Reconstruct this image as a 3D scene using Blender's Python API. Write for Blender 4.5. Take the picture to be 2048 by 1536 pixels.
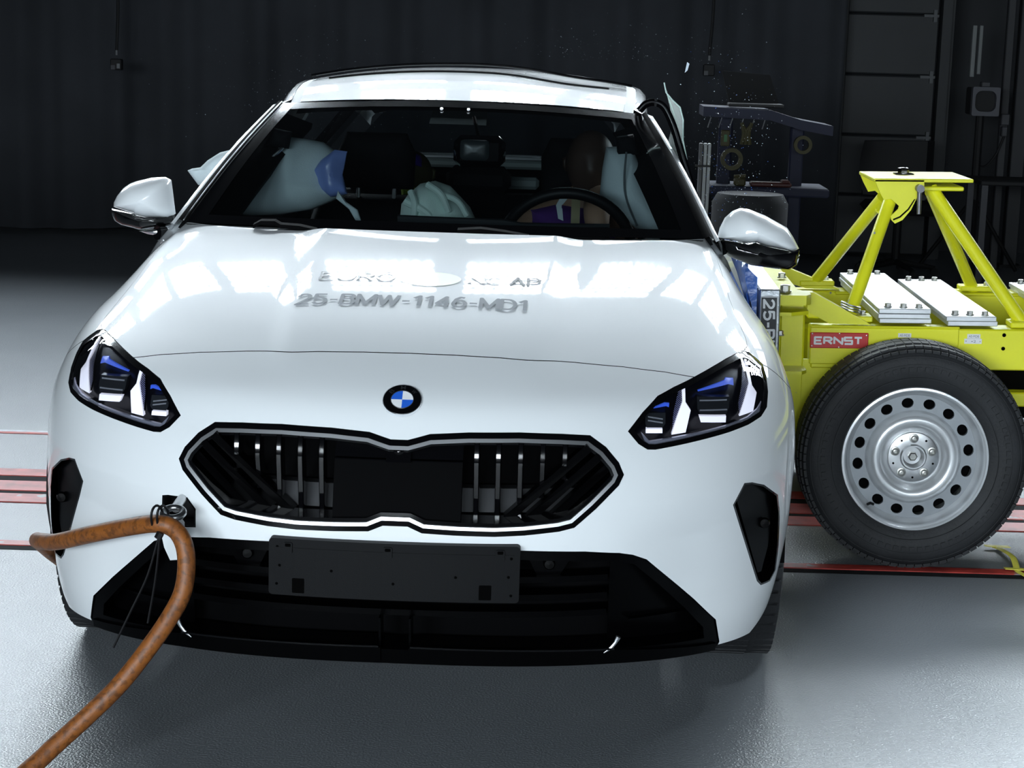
import bpy, math, random
import numpy as np
from mathutils import Vector, Matrix
from mathutils.geometry import delaunay_2d_cdt

random.seed(7)
scene = bpy.context.scene
for _o in list(bpy.data.objects):
    bpy.data.objects.remove(_o, do_unlink=True)

# ------------------------------------------------------------------ camera
CAM = Vector((.3815, -3.7284, 1.5223))
_th, _ph, _ro = .0392, .1811, .0296
_fw = Vector((-math.sin(_th) * math.cos(_ph), math.cos(_th) * math.cos(_ph), -math.sin(_ph)))
_rt = Vector((math.cos(_th), math.sin(_th), 0))
_up = _rt.cross(_fw)
_R = _rt * math.cos(_ro) + _up * math.sin(_ro)
_U = -_rt * math.sin(_ro) + _up * math.cos(_ro)
cam_data = bpy.data.cameras.new('camera')
cam_data.sensor_width = 36.0
cam_data.lens = 3700 / 2048 * 36.0
cam_data.clip_start = .05
cam = bpy.data.objects.new('camera', cam_data)
scene.collection.objects.link(cam)
cam.matrix_world = Matrix(((_R.x, _U.x, -_fw.x, CAM.x), (_R.y, _U.y, -_fw.y, CAM.y),
                           (_R.z, _U.z, -_fw.z, CAM.z), (0, 0, 0, 1)))
scene.camera = cam

# ------------------------------------------------------------------ world, exposure
world = bpy.data.worlds.new('hall_dark')
scene.world = world
world.use_nodes = True
world.node_tree.nodes['Background'].inputs[0].default_value = (.55, .68, .85, 1)
world.node_tree.nodes['Background'].inputs[1].default_value = .010
vs = scene.view_settings
vs.view_transform = 'Standard'
vs.look = 'None'
vs.exposure = 0.66
vs.gamma = 1.0
vs.use_curve_mapping = False
scene.cycles.max_bounces = 8
scene.cycles.glossy_bounces = 5
scene.cycles.transparent_max_bounces = 12
scene.cycles.sample_clamp_indirect = 6.0
scene.cycles.caustics_reflective = False
scene.cycles.caustics_refractive = False

BACK_POWER = 14.0     # rear ceiling bank, watts per panel
FRONT_POWER = 21.0   # front bank, set low to light the bumper more than the floor


# ------------------------------------------------------------------ helpers
def link(o):
    scene.collection.objects.link(o)
    return o


def tag(o, label=None, cat=None, group=None, kind=None):
    if label:
        o['label'] = label
    if cat:
        o['category'] = cat
    if group:
        o['group'] = group
    if kind:
        o['kind'] = kind
    return o


def thing(name, label, cat, loc=(0, 0, 0), rot=(0, 0, 0), group=None):
    o = bpy.data.objects.new(name, None)
    o.empty_display_size = .1
    link(o)
    o.location = loc
    o.rotation_euler = rot
    return tag(o, label, cat, group)


def node_mat(name):
    m = bpy.data.materials.new(name)
    m.use_nodes = True
    nt = m.node_tree
    return m, nt, nt.nodes['Principled BSDF']


def mat(name, col, rough=.5, metal=0.0, coat=0.0, spec=.5, emit=None, estr=0.0,
        bump=0.0, bscale=200.0, var=0.0, vscale=8.0, trans=0.0, alpha=1.0, wear=None):
    m, nt, p = node_mat(name)
    p.inputs['Base Color'].default_value = (*col, 1)
    p.inputs['Roughness'].default_value = rough
    p.inputs['Metallic'].default_value = metal
    p.inputs['Coat Weight'].default_value = coat
    p.inputs['Coat Roughness'].default_value = .03
    p.inputs['Specular IOR Level'].default_value = spec
    if trans:
        p.inputs['Transmission Weight'].default_value = trans
    if alpha < 1:
        p.inputs['Alpha'].default_value = alpha
    if emit:
        p.inputs['Emission Color'].default_value = (*emit, 1)
        p.inputs['Emission Strength'].default_value = estr
    tc = nt.nodes.new('ShaderNodeTexCoord')
    if var:
        n = nt.nodes.new('ShaderNodeTexNoise')
        n.inputs['Scale'].default_value = vscale
        n.inputs['Detail'].default_value = 5
        nt.links.new(tc.outputs['Object'], n.inputs['Vector'])
        r = nt.nodes.new('ShaderNodeMapRange')
        r.inputs[1].default_value = .3
        r.inputs[2].default_value = .7
        r.inputs[3].default_value = 1 - var
        r.inputs[4].default_value = 1 + var
        nt.links.new(n.outputs['Fac'], r.inputs[0])
        mx = nt.nodes.new('ShaderNodeMix')
        mx.data_type = 'RGBA'
        mx.blend_type = 'MULTIPLY'
        mx.inputs[0].default_value = 1
        mx.inputs[6].default_value = (*col, 1)
        nt.links.new(r.outputs[0], mx.inputs[7])
        src = mx.outputs[2]
        if wear:
            n2 = nt.nodes.new('ShaderNodeTexNoise')
            n2.inputs['Scale'].default_value = wear[1]
            n2.inputs['Detail'].default_value = 3
            nt.links.new(tc.outputs['Object'], n2.inputs['Vector'])
            r2 = nt.nodes.new('ShaderNodeMapRange')
            r2.inputs[1].default_value = wear[2]
            r2.inputs[2].default_value = wear[2] + .03
            nt.links.new(n2.outputs['Fac'], r2.inputs[0])
            mw = nt.nodes.new('ShaderNodeMix')
            mw.data_type = 'RGBA'
            nt.links.new(r2.outputs[0], mw.inputs[0])
            nt.links.new(src, mw.inputs[6])
            mw.inputs[7].default_value = (*wear[0], 1)
            src = mw.outputs[2]
        nt.links.new(src, p.inputs['Base Color'])
    if bump:
        n = nt.nodes.new('ShaderNodeTexNoise')
        n.inputs['Scale'].default_value = bscale
        n.inputs['Detail'].default_value = 4
        nt.links.new(tc.outputs['Object'], n.inputs['Vector'])
        b = nt.nodes.new('ShaderNodeBump')
        b.inputs['Strength'].default_value = bump
        b.inputs['Distance'].default_value = .01
        nt.links.new(n.outputs['Fac'], b.inputs['Height'])
        nt.links.new(b.outputs[0], p.inputs['Normal'])
    return m


def glass_mat(name, tint, f0=.04, rough=0.0, power=5.0, gain=.96):
    """thin pane: what lies behind shows through tinted, with a Schlick reflection on top"""
    m = bpy.data.materials.new(name)
    m.use_nodes = True
    nt = m.node_tree
    nt.nodes.clear()
    out = nt.nodes.new('ShaderNodeOutputMaterial')
    tr = nt.nodes.new('ShaderNodeBsdfTransparent')
    tr.inputs[0].default_value = (*tint, 1)
    gl = nt.nodes.new('ShaderNodeBsdfGlossy')
    gl.inputs['Roughness'].default_value = rough
    gl.inputs['Color'].default_value = (1, 1, 1, 1)
    lw = nt.nodes.new('ShaderNodeLayerWeight')
    lw.inputs[0].default_value = .5
    pw = nt.nodes.new('ShaderNodeMath')
    pw.operation = 'POWER'
    pw.inputs[1].default_value = power
    nt.links.new(lw.outputs['Facing'], pw.inputs[0])
    ma = nt.nodes.new('ShaderNodeMath')
    ma.operation = 'MULTIPLY_ADD'
    ma.inputs[1].default_value = gain
    ma.inputs[2].default_value = f0
    nt.links.new(pw.outputs[0], ma.inputs[0])
    mx = nt.nodes.new('ShaderNodeMixShader')
    nt.links.new(ma.outputs[0], mx.inputs[0])
    nt.links.new(tr.outputs[0], mx.inputs[1])
    nt.links.new(gl.outputs[0], mx.inputs[2])
    nt.links.new(mx.outputs[0], out.inputs[0])
    return m


def smooth(me, angle=None):
    me.polygons.foreach_set('use_smooth', [True] * len(me.polygons))
    if angle is not None:
        me.set_sharp_from_angle(angle=math.radians(angle))


def mesh_obj(name, verts, faces, m, parent=None, sm=None, normals=None):
    me = bpy.data.meshes.new(name)
    me.from_pydata([tuple(map(float, v)) for v in verts], [], faces)
    me.validate()
    me.update()
    if m is not None:
        me.materials.append(m)
    if sm is not None:
        smooth(me, sm if sm > 0 else None)
    if normals is not None:
        smooth(me)
        me.normals_split_custom_set_from_vertices([tuple(map(float, n)) for n in normals])
    o = bpy.data.objects.new(name, me)
    link(o)
    if parent is not None:
        o.parent = parent
    return o


class MB:
    """collects shapes for ONE mesh object"""
    def __init__(self):
        self.v = []
        self.f = []

    def add(self, v, f):
        k = len(self.v)
        self.v += [tuple(map(float, p)) for p in v]
        self.f += [tuple(i + k for i in q) for q in f]
        return self

    def box(self, a, b, bev=0.0):
        x0, y0, z0 = a
        x1, y1, z1 = b
        if x0 > x1: x0, x1 = x1, x0
        if y0 > y1: y0, y1 = y1, y0
        if z0 > z1: z0, z1 = z1, z0
        if not bev:
            v = [(x0, y0, z0), (x1, y0, z0), (x1, y1, z0), (x0, y1, z0), (x0, y0, z1), (x1, y0, z1), (x1, y1, z1), (x0, y1, z1)]
            f = [(0, 3, 2, 1), (4, 5, 6, 7), (0, 1, 5, 4), (1, 2, 6, 5), (2, 3, 7, 6), (3, 0, 4, 7)]
            return self.add(v, f)
        e = min(bev, (x1 - x0) / 2.01, (y1 - y0) / 2.01, (z1 - z0) / 2.01)
        rings = []
        for z, i in ((z0, e), (z0 + e, 0), (z1 - e, 0), (z1, e)):
            rings.append([(x0 + e, y0 + i, z), (x1 - e, y0 + i, z), (x1 - i, y0 + e, z), (x1 - i, y1 - e, z),
                          (x1 - e, y1 - i, z), (x0 + e, y1 - i, z), (x0 + i, y1 - e, z), (x0 + i, y0 + e, z)])
        return self.rings(rings, True)

    def rings(self, R, cap=True, closed=True):
        n = len(R[0])
        v = [p for r in R for p in r]
        f = []
        for k in range(len(R) - 1):
            for i in range(n if closed else n - 1):
                j = (i + 1) % n
                f.append((k * n + i, k * n + j, (k + 1) * n + j, (k + 1) * n + i))
        if cap:
            f.append(tuple(range(n - 1, -1, -1)))
            f.append(tuple((len(R) - 1) * n + i for i in range(n)))
        return self.add(v, f)

    def tube(self, path, r, n=10, cap=True):
        P = [Vector(p) for p in path]
        rr = r if isinstance(r, (list, tuple)) else [r] * len(P)
        R = []
        ref = None
        for i, p in enumerate(P):
            d = (P[min(i + 1, len(P) - 1)] - P[max(i - 1, 0)]).normalized()
            if ref is None:
                ref = Vector((0, 0, 1)) if abs(d.z) < .9 else Vector((1, 0, 0))
            a = (ref - d * ref.dot(d)).normalized()
            b = d.cross(a)
            ref = a
            R.append([p + (a * math.cos(2 * math.pi * k / n) + b * math.sin(2 * math.pi * k / n)) * rr[i] for k in range(n)])
        return self.rings(R, cap)

    def lathe(self, prof, c, axis='y', n=48):
        """prof: (radius, along) list, revolved about an axis through c"""
        R = []
        for r, a in prof:
            ring = []
            for k in range(n):
                t = 2 * math.pi * k / n
                if axis == 'y':
                    ring.append((c[0] + r * math.cos(t), c[1] + a, c[2] + r * math.sin(t)))
                elif axis == 'x':
                    ring.append((c[0] + a, c[1] + r * math.cos(t), c[2] + r * math.sin(t)))
                else:
                    ring.append((c[0] + r * math.cos(t), c[1] + r * math.sin(t), c[2] + a))
            R.append(ring)
        return self.rings(R, False)

    def prism(self, poly, y0, y1):
        """poly in (x,z), extruded along y"""
        n = len(poly)
        v = [(x, y0, z) for x, z in poly] + [(x, y1, z) for x, z in poly]
        f = [tuple(range(n)), tuple(range(2 * n - 1, n - 1, -1))]
        f += [(i, n + i, n + (i + 1) % n, (i + 1) % n) for i in range(n)]
        return self.add(v, f)

    def prism_z(self, poly, z0, z1):
        n = len(poly)
        v = [(x, y, z0) for x, y in poly] + [(x, y, z1) for x, y in poly]
        f = [tuple(range(n - 1, -1, -1)), tuple(range(n, 2 * n))]
        f += [(i, (i + 1) % n, n + (i + 1) % n, n + i) for i in range(n)]
        return self.add(v, f)

    def build(self, name, m, parent=None, sm=None):
        return mesh_obj(name, self.v, self.f, m, parent, sm)


def spline(pts, n=8):
    P = [np.array(p, float) for p in pts]
    P = [2 * P[0] - P[1]] + P + [2 * P[-1] - P[-2]]
    out = []
    for i in range(1, len(P) - 2):
        for k in range(n):
            t = k / n
            a, b, c, d = P[i - 1], P[i], P[i + 1], P[i + 2]
            out.append(.5 * (2 * b + (c - a) * t + (2 * a - 5 * b + 4 * c - d) * t * t + (3 * b - a - 3 * c + d) * t ** 3))
    out.append(P[-2])
    return out


def densify(poly, step, closed=True):
    out = []
    n = len(poly)
    for i in range(n if closed else n - 1):
        a = np.array(poly[i], float)
        b = np.array(poly[(i + 1) % n], float)
        k = max(1, int(math.ceil(np.linalg.norm(b - a) / step)))
        out += [tuple(a + (b - a) * j / k) for j in range(k)]
    if not closed:
        out.append(tuple(poly[-1]))
    return out


def inside(poly, P):
    """vectorised point in polygon"""
    P = np.asarray(P, float)
    x, y = P[:, 0], P[:, 1]
    r = np.zeros(len(P), bool)
    n = len(poly)
    for i in range(n):
        x1, y1 = poly[i]
        x2, y2 = poly[(i + 1) % n]
        if y1 == y2:
            continue
        c = ((y1 > y) != (y2 > y)) & (x < (x2 - x1) * (y - y1) / (y2 - y1) + x1)
        r ^= c
    return r


def inset(poly, w):
    """offset a closed polygon inwards by w (either winding)"""
    P = np.array(poly, float)
    n = len(P)
    area = .5 * sum(P[i][0] * P[(i + 1) % n][1] - P[(i + 1) % n][0] * P[i][1] for i in range(n))
    s = 1 if area > 0 else -1
    out = []
    for i in range(n):
        d1 = P[i] - P[i - 1]
        d2 = P[(i + 1) % n] - P[i]
        d1 = d1 / (np.linalg.norm(d1) + 1e-12)
        d2 = d2 / (np.linalg.norm(d2) + 1e-12)
        n1 = np.array([-d1[1], d1[0]]) * s
        n2 = np.array([-d2[1], d2[0]]) * s
        b = n1 + n2
        b = b / (np.linalg.norm(b) + 1e-12)
        k = max(.5, float(b @ n1))
        out.append(tuple(P[i] + b * w / k))
    return out


def cdt(points, loops, closed=True):
    V = []
    E = []
    for L in loops:
        k = len(V)
        V += [Vector((float(a), float(b))) for a, b in L]
        n = len(L)
        E += [(k + i, k + (i + 1) % n) for i in range(n)]
    V += [Vector((float(a), float(b))) for a, b in points]
    r = delaunay_2d_cdt(V, E, [], 0, 1e-6)
    return np.array([(v.x, v.y) for v in r[0]]), [tuple(f) for f in r[2]]


def text_mesh(body, size, bold=0.0, spacing=1.0):
    """flat lettering: vertices (x, y) centred on the origin, and faces"""
    cu = bpy.data.curves.new('lettering', 'FONT')
    cu.body = body
    cu.size = size
    cu.offset = bold
    cu.space_character = spacing
    cu.align_x = 'CENTER'
    cu.align_y = 'CENTER'
    cu.resolution_u = 4
    o = bpy.data.objects.new('lettering', cu)
    link(o)
    dg = bpy.context.evaluated_depsgraph_get()
    me = o.evaluated_get(dg).to_mesh()
    v = [(p.co.x, p.co.y) for p in me.vertices]
    f = [tuple(p.vertices) for p in me.polygons]
    o.evaluated_get(dg).to_mesh_clear()
    bpy.data.objects.remove(o, do_unlink=True)
    bpy.data.curves.remove(cu)
    return v, f


def fit_text(body, w, h, bold=0.0, spacing=1.0):
    v, f = text_mesh(body, 1.0, bold, spacing)
    A = np.array(v)
    lo, hi = A.min(0), A.max(0)
    A = (A - (lo + hi) / 2) / (hi - lo) * np.array([w, h])
    return A, f


def _arc(cx, cy, rx, ry, a0, a1, n=9):
    return [(cx + rx * math.cos(math.radians(a0 + (a1 - a0) * i / n)), cy + ry * math.sin(math.radians(a0 + (a1 - a0) * i / n))) for i in range(n + 1)]


GLYPH = {   # width, strokes: plain sans capitals and figures
    '2': (1.0, [_arc(.5, .71, .46, .29, 172, -38) + [(0, 0), (1, 0)]]),
    '5': (1.0, [[(.95, 1), (.12, 1), (.07, .52)] + _arc(.47, .32, .51, .32, 125, -150)]),
    '-': (.6, [[(0, .42), (1, .42)]]),
    'B': (1.0, [[(0, 0), (0, 1), (.6, 1)] + _arc(.6, .77, .33, .23, 90, -90) + [(0, .54)], [(.6, .54)] + _arc(.62, .27, .38, .27, 90, -90) + [(0, 0)]]),
    'M': (1.35, [[(0, 0), (0, 1), (.5, .08), (1, 1), (1, 0)]]),
    'W': (1.6, [[(0, 1), (.26, 0), (.5, .95), (.74, 0), (1, 1)]]),
    '1': (.62, [[(0, .76), (.75, 1), (.75, 0)]]),
    '4': (1.0, [[(.74, 0), (.74, 1), (0, .3), (1, .3)]]),
    '6': (1.0, [_arc(.5, .32, .49, .32, 0, 360, 18), [(.03, .40), (.22, .80), (.55, 1), (.88, .95)]]),
    'D': (1.1, [[(0, 0), (0, 1), (.45, 1)] + _arc(.45, .5, .54, .5, 90, -90, 12) + [(0, 0)]]),
    'A': (1.2, [[(0, 0), (.5, 1), (1, 0)], [(.2, .36), (.8, .36)]]),
    'P': (1.0, [[(0, 0), (0, 1), (.6, 1)] + _arc(.6, .74, .38, .26, 90, -90) + [(0, .48)]]),
    'E': (.95, [[(1, 1), (0, 1), (0, 0), (1, 0)], [(0, .5), (.88, .5)]]),
    'R': (1.05, [[(0, 0), (0, 1), (.6, 1)] + _arc(.6, .75, .37, .25, 90, -90) + [(0, .5)], [(.45, .5), (1, 0)]]),
    'N': (1.1, [[(0, 0), (0, 1), (1, 0), (1, 1)]]),
    'S': (1.0, [[(1, 1), (0, 1), (0, .52), (1, .52), (1, 0), (0, 0)]]),
    'T': (1.0, [[(0, 1), (1, 1)], [(.5, 1), (.5, 0)]]),
    'U': (1.1, [[(0, 1), (0, .35)] + _arc(.5, .35, .5, .35, 180, 360) + [(1, 1)]]),
    'O': (1.2, [_arc(.5, .5, .5, .5, 0, 360, 20)]),
    'C': (1.15, [_arc(.5, .5, .5, .5, 45, 315, 16)]),
}


def stroke_text(body, w, h, thick, gap=.32):
    tot = sum(GLYPH[c][0] for c in body) + gap * (len(body) - 1)
    unit = (w - thick) / tot
    x = -w / 2 + thick / 2
    V, F = [], []
    r = thick / 2
    for c in body:
        gw, st = GLYPH[c]
        for P in st:
            Q = [np.array([x + a * gw * unit, -h / 2 + r + b * (h - thick)]) for a, b in P]
            for a, b in zip(Q[:-1], Q[1:]):
                L = np.linalg.norm(b - a)
                d = (b - a) / (L + 1e-9)
                n = np.array([-d[1], d[0]]) * r
                m = max(1, int(L / .03))
                for k in range(m):
                    p0, p1 = a + (b - a) * k / m, a + (b - a) * (k + 1) / m
                    i = len(V)
                    V += [p0 - n, p1 - n, p1 + n, p0 + n]
                    F.append((i, i + 1, i + 2, i + 3))
            for q in Q[1:-1]:
                i = len(V)
                V += [q + r * np.array([math.cos(k * math.pi / 4 + .39), math.sin(k * math.pi / 4 + .39)]) for k in range(8)]
                F.append(tuple(range(i, i + 8)))
        x += (gw + gap) * unit
    lift = np.zeros(len(V))
    for k, f in enumerate(F):
        lift[list(f)] = k * 4e-6          # crossing strokes never share a plane
    return np.column_stack([np.array(V), lift]), F


def text_plate(name, body, c, ex, ey, w, h, m, parent, bold=0.0, nrm=None, spacing=1.0):
    """lettering laid on a plane: centre c, reading direction ex, up ey"""
    A, f = stroke_text(body, w, h, -bold) if bold < 0 else fit_text(body, w, h, bold, spacing)
    ex, ey, c = Vector(ex).normalized(), Vector(ey).normalized(), Vector(c)
    ez = ex.cross(ey)
    return mesh_obj(name, [c + ex * q[0] + ey * q[1] + ez * (q[2] if len(q) > 2 else 0) for q in A], f, m, parent)


def pillow(outline, y, depth, m, name, parent, rings=7, wrinkle=0.0, seed=0, flat_back=False, lean=0.0):
    """inflated cushion with a given front outline in (x, z)"""
    rnd = random.Random(seed)
    O = np.array(densify(outline, .025), float)
    c = O.mean(0)
    n = len(O)
    ph = [rnd.uniform(0, 6.28) for _ in range(6)]
    V, F = [], []
    prof = [(1.0, 0.0)]
    for k in range(1, rings + 1):
        s = 1 - (k / (rings + .6)) ** 1.3
        prof.append((s, math.sqrt(max(0, 1 - s * s))))
    layers = ([(s, a) for s, a in reversed(prof[1:])] if not flat_back else []) + prof
    signs = ([1] * (len(prof) - 1) if not flat_back else []) + [-1] * len(prof)
    for (s, a), sg in zip(layers, signs):
        for i, p in enumerate(O):
            q = c + (p - c) * s
            w = wrinkle * (math.sin(31 * q[0] + 17 * q[1] + ph[0]) + .6 * math.sin(57 * q[1] - 21 * q[0] + ph[1])
                           + .5 * math.sin(83 * q[0] + ph[2])) * (a ** .5)
            V.append((q[0], y + sg * depth * a + w + lean * (q[1] - c[1]), q[1]))
    L = len(layers)
    for k in range(L - 1):
        for i in range(n):
            j = (i + 1) % n
            F.append((k * n + i, k * n + j, (k + 1) * n + j, (k + 1) * n + i))
    F.append(tuple(range(n)))
    F.append(tuple((L - 1) * n + n - 1 - i for i in range(n)))
    return mesh_obj(name, V, F, m, parent, 60)


# ------------------------------------------------------------------ materials
M = {}
M['paint'] = mat('white_paint', (.80, .83, .85), .45, coat=1.0, spec=.35)
M['gloss'] = mat('gloss_black', (.002, .002, .0025), .10, coat=.5, spec=.35)
M['black'] = mat('black_plastic', (.005, .005, .006), .5, spec=.25, bump=.05, bscale=900)
M['lowblack'] = mat('lower_black', (.0008, .0008, .001), .25, spec=.10)
M['matt'] = mat('matt_black', (.0012, .0012, .0015), .8, spec=.06)
M['grey_plastic'] = mat('charcoal_plastic', (.0035, .0038, .0045), .55, spec=.12, bump=.1, bscale=900)
M['chrome'] = mat('chrome', (.90, .92, .95), .36, metal=1.0)
M['satin'] = mat('satin_steel', (.55, .56, .57), .3, metal=1.0, var=.1, vscale=40)
M['rubber'] = mat('tyre_rubber', (.016, .017, .019), .62, spec=.35, bump=.15, bscale=120, var=.3, vscale=9)
M['yellow'] = mat('yellow_enamel', (.86, .85, .020), .38, coat=.25, var=.05, vscale=6, bump=.03, bscale=150,
                  wear=((.35, .36, .36), 26.0, .735))
M['alu'] = mat('brushed_aluminium', (.62, .64, .66), .42, metal=.85, var=.12, vscale=14)
M['alu_side'] = mat('sawn_aluminium', (.55, .60, .64), .5, metal=.6, var=.2, vscale=60)
M['zinc'] = mat('zinc_bolt', (.42, .42, .40), .35, metal=.9, var=.15, vscale=90)
M['red'] = mat('red_sign', (.60, .030, .028), .4)
M['white'] = mat('white_plastic', (.82, .83, .84), .5)
M['print'] = mat('black_print', (.02, .022, .026), .5)
M['hood_print'] = mat('black_vinyl_print', (.02, .022, .026), .4, coat=1.0)
M['grey_print'] = mat('grey_vinyl_print', (.17, .185, .21), .6)
M['fabric'] = mat('airbag_nylon', (.70, .80, .83), .8, spec=.2, bump=.2, bscale=300, var=.06, vscale=6)
M['mint'] = mat('airbag_nylon_mint', (.68, .84, .78), .75, spec=.2, bump=.2, bscale=300, var=.06, vscale=9)
M['bluebag'] = mat('blue_film', (.26, .36, .80), .3, spec=.6, var=.15, vscale=9)
M['seat'] = mat('dark_upholstery', (.004, .004, .005), .75, spec=.2, bump=.2, bscale=400)
M['windscreen'] = glass_mat('windscreen_glass', (.42, .47, .48))
M['lens'] = glass_mat('lamp_lens', (.95, .96, .98))
M['sideglass'] = glass_mat('crazed_glass', (.80, .90, .86), .06, .25)


# ------------------------------------------------------------------ light banks out of frame: rear ceiling, low front, added right panel
def led_light(name, w, h, power, spread):
    l = bpy.data.lights.new(name, 'AREA')
    l.shape = 'RECTANGLE'
    l.size = w
    l.size_y = h
    l.energy = power
    l.spread = math.radians(spread)
    l.color = (.82, .925, 1.0)
    l.use_nodes = True
    nt = l.node_tree
    em = nt.nodes['Emission']
    g = nt.nodes.new('ShaderNodeNewGeometry')
    mul = nt.nodes.new('ShaderNodeVectorMath')
    mul.operation = 'MULTIPLY'
    mul.inputs[1].default_value = (10, 6, 0)
    nt.links.new(g.outputs['Parametric'], mul.inputs[0])
    fr = nt.nodes.new('ShaderNodeVectorMath')
    fr.operation = 'FRACTION'
    nt.links.new(mul.outputs[0], fr.inputs[0])
    sub = nt.nodes.new('ShaderNodeVectorMath')
    sub.operation = 'SUBTRACT'
    sub.inputs[1].default_value = (.5, .5, 0)
    nt.links.new(fr.outputs[0], sub.inputs[0])
    sq = nt.nodes.new('ShaderNodeVectorMath')
    sq.operation = 'MULTIPLY'
    sq.inputs[1].default_value = (1.0, 1.65, 0)
    nt.links.new(sub.outputs[0], sq.inputs[0])
    ln = nt.nodes.new('ShaderNodeVectorMath')
    ln.operation = 'LENGTH'
    nt.links.new(sq.outputs[0], ln.inputs[0])
    r = nt.nodes.new('ShaderNodeMapRange')
    r.inputs[1].default_value = .50
    r.inputs[2].default_value = .36
    r.inputs[3].default_value = 0.0
    r.inputs[4].default_value = 2.6
    nt.links.new(ln.outputs['Value'], r.inputs[0])
    nt.links.new(r.outputs[0], em.inputs['Strength'])
    return l


M['housing'] = mat('lamp_housing', (.05, .05, .055), .6)


def light_panel(label, loc, target, w, h, power, spread, group):
    d = Vector(target) - Vector(loc)
    q = d.to_track_quat('-Z', 'Y')
    t = thing('light_panel', label, 'lamp', loc, q.to_euler(), group)
    b = MB()
    b.box((-w / 2 - .04, -h / 2 - .04, .01), (w / 2 + .04, h / 2 + .04, .12), .01)
    b.box((-w / 2 - .04, -h / 2 - .04, -.02), (-w / 2 - .005, h / 2 + .04, .02))
    b.box((w / 2 + .005, -h / 2 - .04, -.02), (w / 2 + .04, h / 2 + .04, .02))
    b.build('housing', M['housing'], t)
    l = bpy.data.objects.new('led_array', led_light('led_array', w, h, power, spread))
    link(l)
    l.parent = t
    return t


for i in range(13):
    x = (i - 6) * 1.12
    light_panel('LED light panel of the rear ceiling bank, pointed at the car', (x, 8.3, 4.95),
                (x * (.45 if abs(i - 6) < 4 else .62), .8, .3), .88, 1.0, BACK_POWER * (1 if abs(i - 6) < 4 else 1.7), 100, 'rear bank of LED panels')
    light_panel('LED light panel of the lower row under the rear ceiling bank', (x, 9.0, 3.72),
                (x * .6, .8, .3), .88, .8, BACK_POWER * .62, 100, 'lower rear row of LED panels')
for i in range(6):
    x = (i - 2.5) * 1.5 + .3
    light_panel('LED light panel of the front ceiling bank, pointed at the car', (x, -7.6, 2.05),
                (x * .4 + .4, 1.0, .6), 1.1, 1.0, FRONT_POWER * (2.6, 2.5, 2.0, 1.1, .6, .5)[i], 110, 'front bank of LED panels')

light_panel('single LED light panel hung on the right, shining on the floor before the wheel', (3.6, .5, 5.0), (2.3, .5, 0), .7, .7, 12, 30, None)  # added narrow-beam lamp, brightens only the floor on the right

# ------------------------------------------------------------------ floor, rails, walls
m, nt, p = node_mat('painted_floor')
tc = nt.nodes.new('ShaderNodeTexCoord')
n1 = nt.nodes.new('ShaderNodeTexNoise'); n1.inputs['Scale'].default_value = 1.1; n1.inputs['Detail'].default_value = 6
n2 = nt.nodes.new('ShaderNodeTexNoise'); n2.inputs['Scale'].default_value = 170; n2.inputs['Detail'].default_value = 3
n3 = nt.nodes.new('ShaderNodeTexNoise'); n3.inputs['Scale'].default_value = 3; n3.inputs['Detail'].default_value = 3
for n in (n1, n2, n3):
    nt.links.new(tc.outputs['Object'], n.inputs['Vector'])
cr = nt.nodes.new('ShaderNodeValToRGB')
cr.color_ramp.elements[0].position = .3
cr.color_ramp.elements[0].color = (.17, .185, .20, 1)
cr.color_ramp.elements[1].position = .75
cr.color_ramp.elements[1].color = (.215, .23, .245, 1)
nt.links.new(n1.outputs['Fac'], cr.inputs[0])
nt.links.new(cr.outputs[0], p.inputs['Base Color'])
p.inputs['Specular IOR Level'].default_value = .8
rr = nt.nodes.new('ShaderNodeMapRange')
rr.inputs[3].default_value = .285; rr.inputs[4].default_value = .33
nt.links.new(n3.outputs['Fac'], rr.inputs[0]); nt.links.new(rr.outputs[0], p.inputs['Roughness'])
bp = nt.nodes.new('ShaderNodeBump'); bp.inputs['Strength'].default_value = .55; bp.inputs['Distance'].default_value = .004
nt.links.new(n2.outputs['Fac'], bp.inputs['Height']); nt.links.new(bp.outputs[0], p.inputs['Normal'])
M['floor'] = m
M['floor_far'] = mat('worn_floor', (.16, .18, .20), .5, var=.2, vscale=3)
fl = MB().box((-9, -9, -.2), (9, 14, 0)).build('floor', M['floor'])
tag(fl, 'pale grey painted concrete floor of the crash hall', 'floor', kind='structure')

M['rail_red'] = mat('red_rail_paint', (.42, .045, .035), .45, var=.35, vscale=14, wear=((.30, .26, .26), 9.0, .66))
M['rail_dark'] = mat('dark_steel_slot', (.012, .012, .013), .85, spec=.1, var=.3, vscale=20)
M['rail_pale'] = mat('worn_white_line', (.45, .47, .49), .5, var=.25, vscale=18)
SL = .04
trim_n = 0


def strip(y0, y1, z, m, label):
    global trim_n
    trim_n += 1
    a, b = -8.5, 8.5
    v = [(a, y0 + SL * a, .0005), (b, y0 + SL * b, .0005), (b, y1 + SL * b, .0005), (a, y1 + SL * a, .0005)]
    v += [(q[0], q[1], z) for q in v]
    o = mesh_obj('trim_%d' % trim_n, v, [(4, 5, 6, 7), (0, 1, 5, 4), (1, 2, 6, 5), (2, 3, 7, 6), (3, 0, 4, 7), (3, 2, 1, 0)], m)
    tag(o, label, 'rail', kind='structure')


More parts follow.
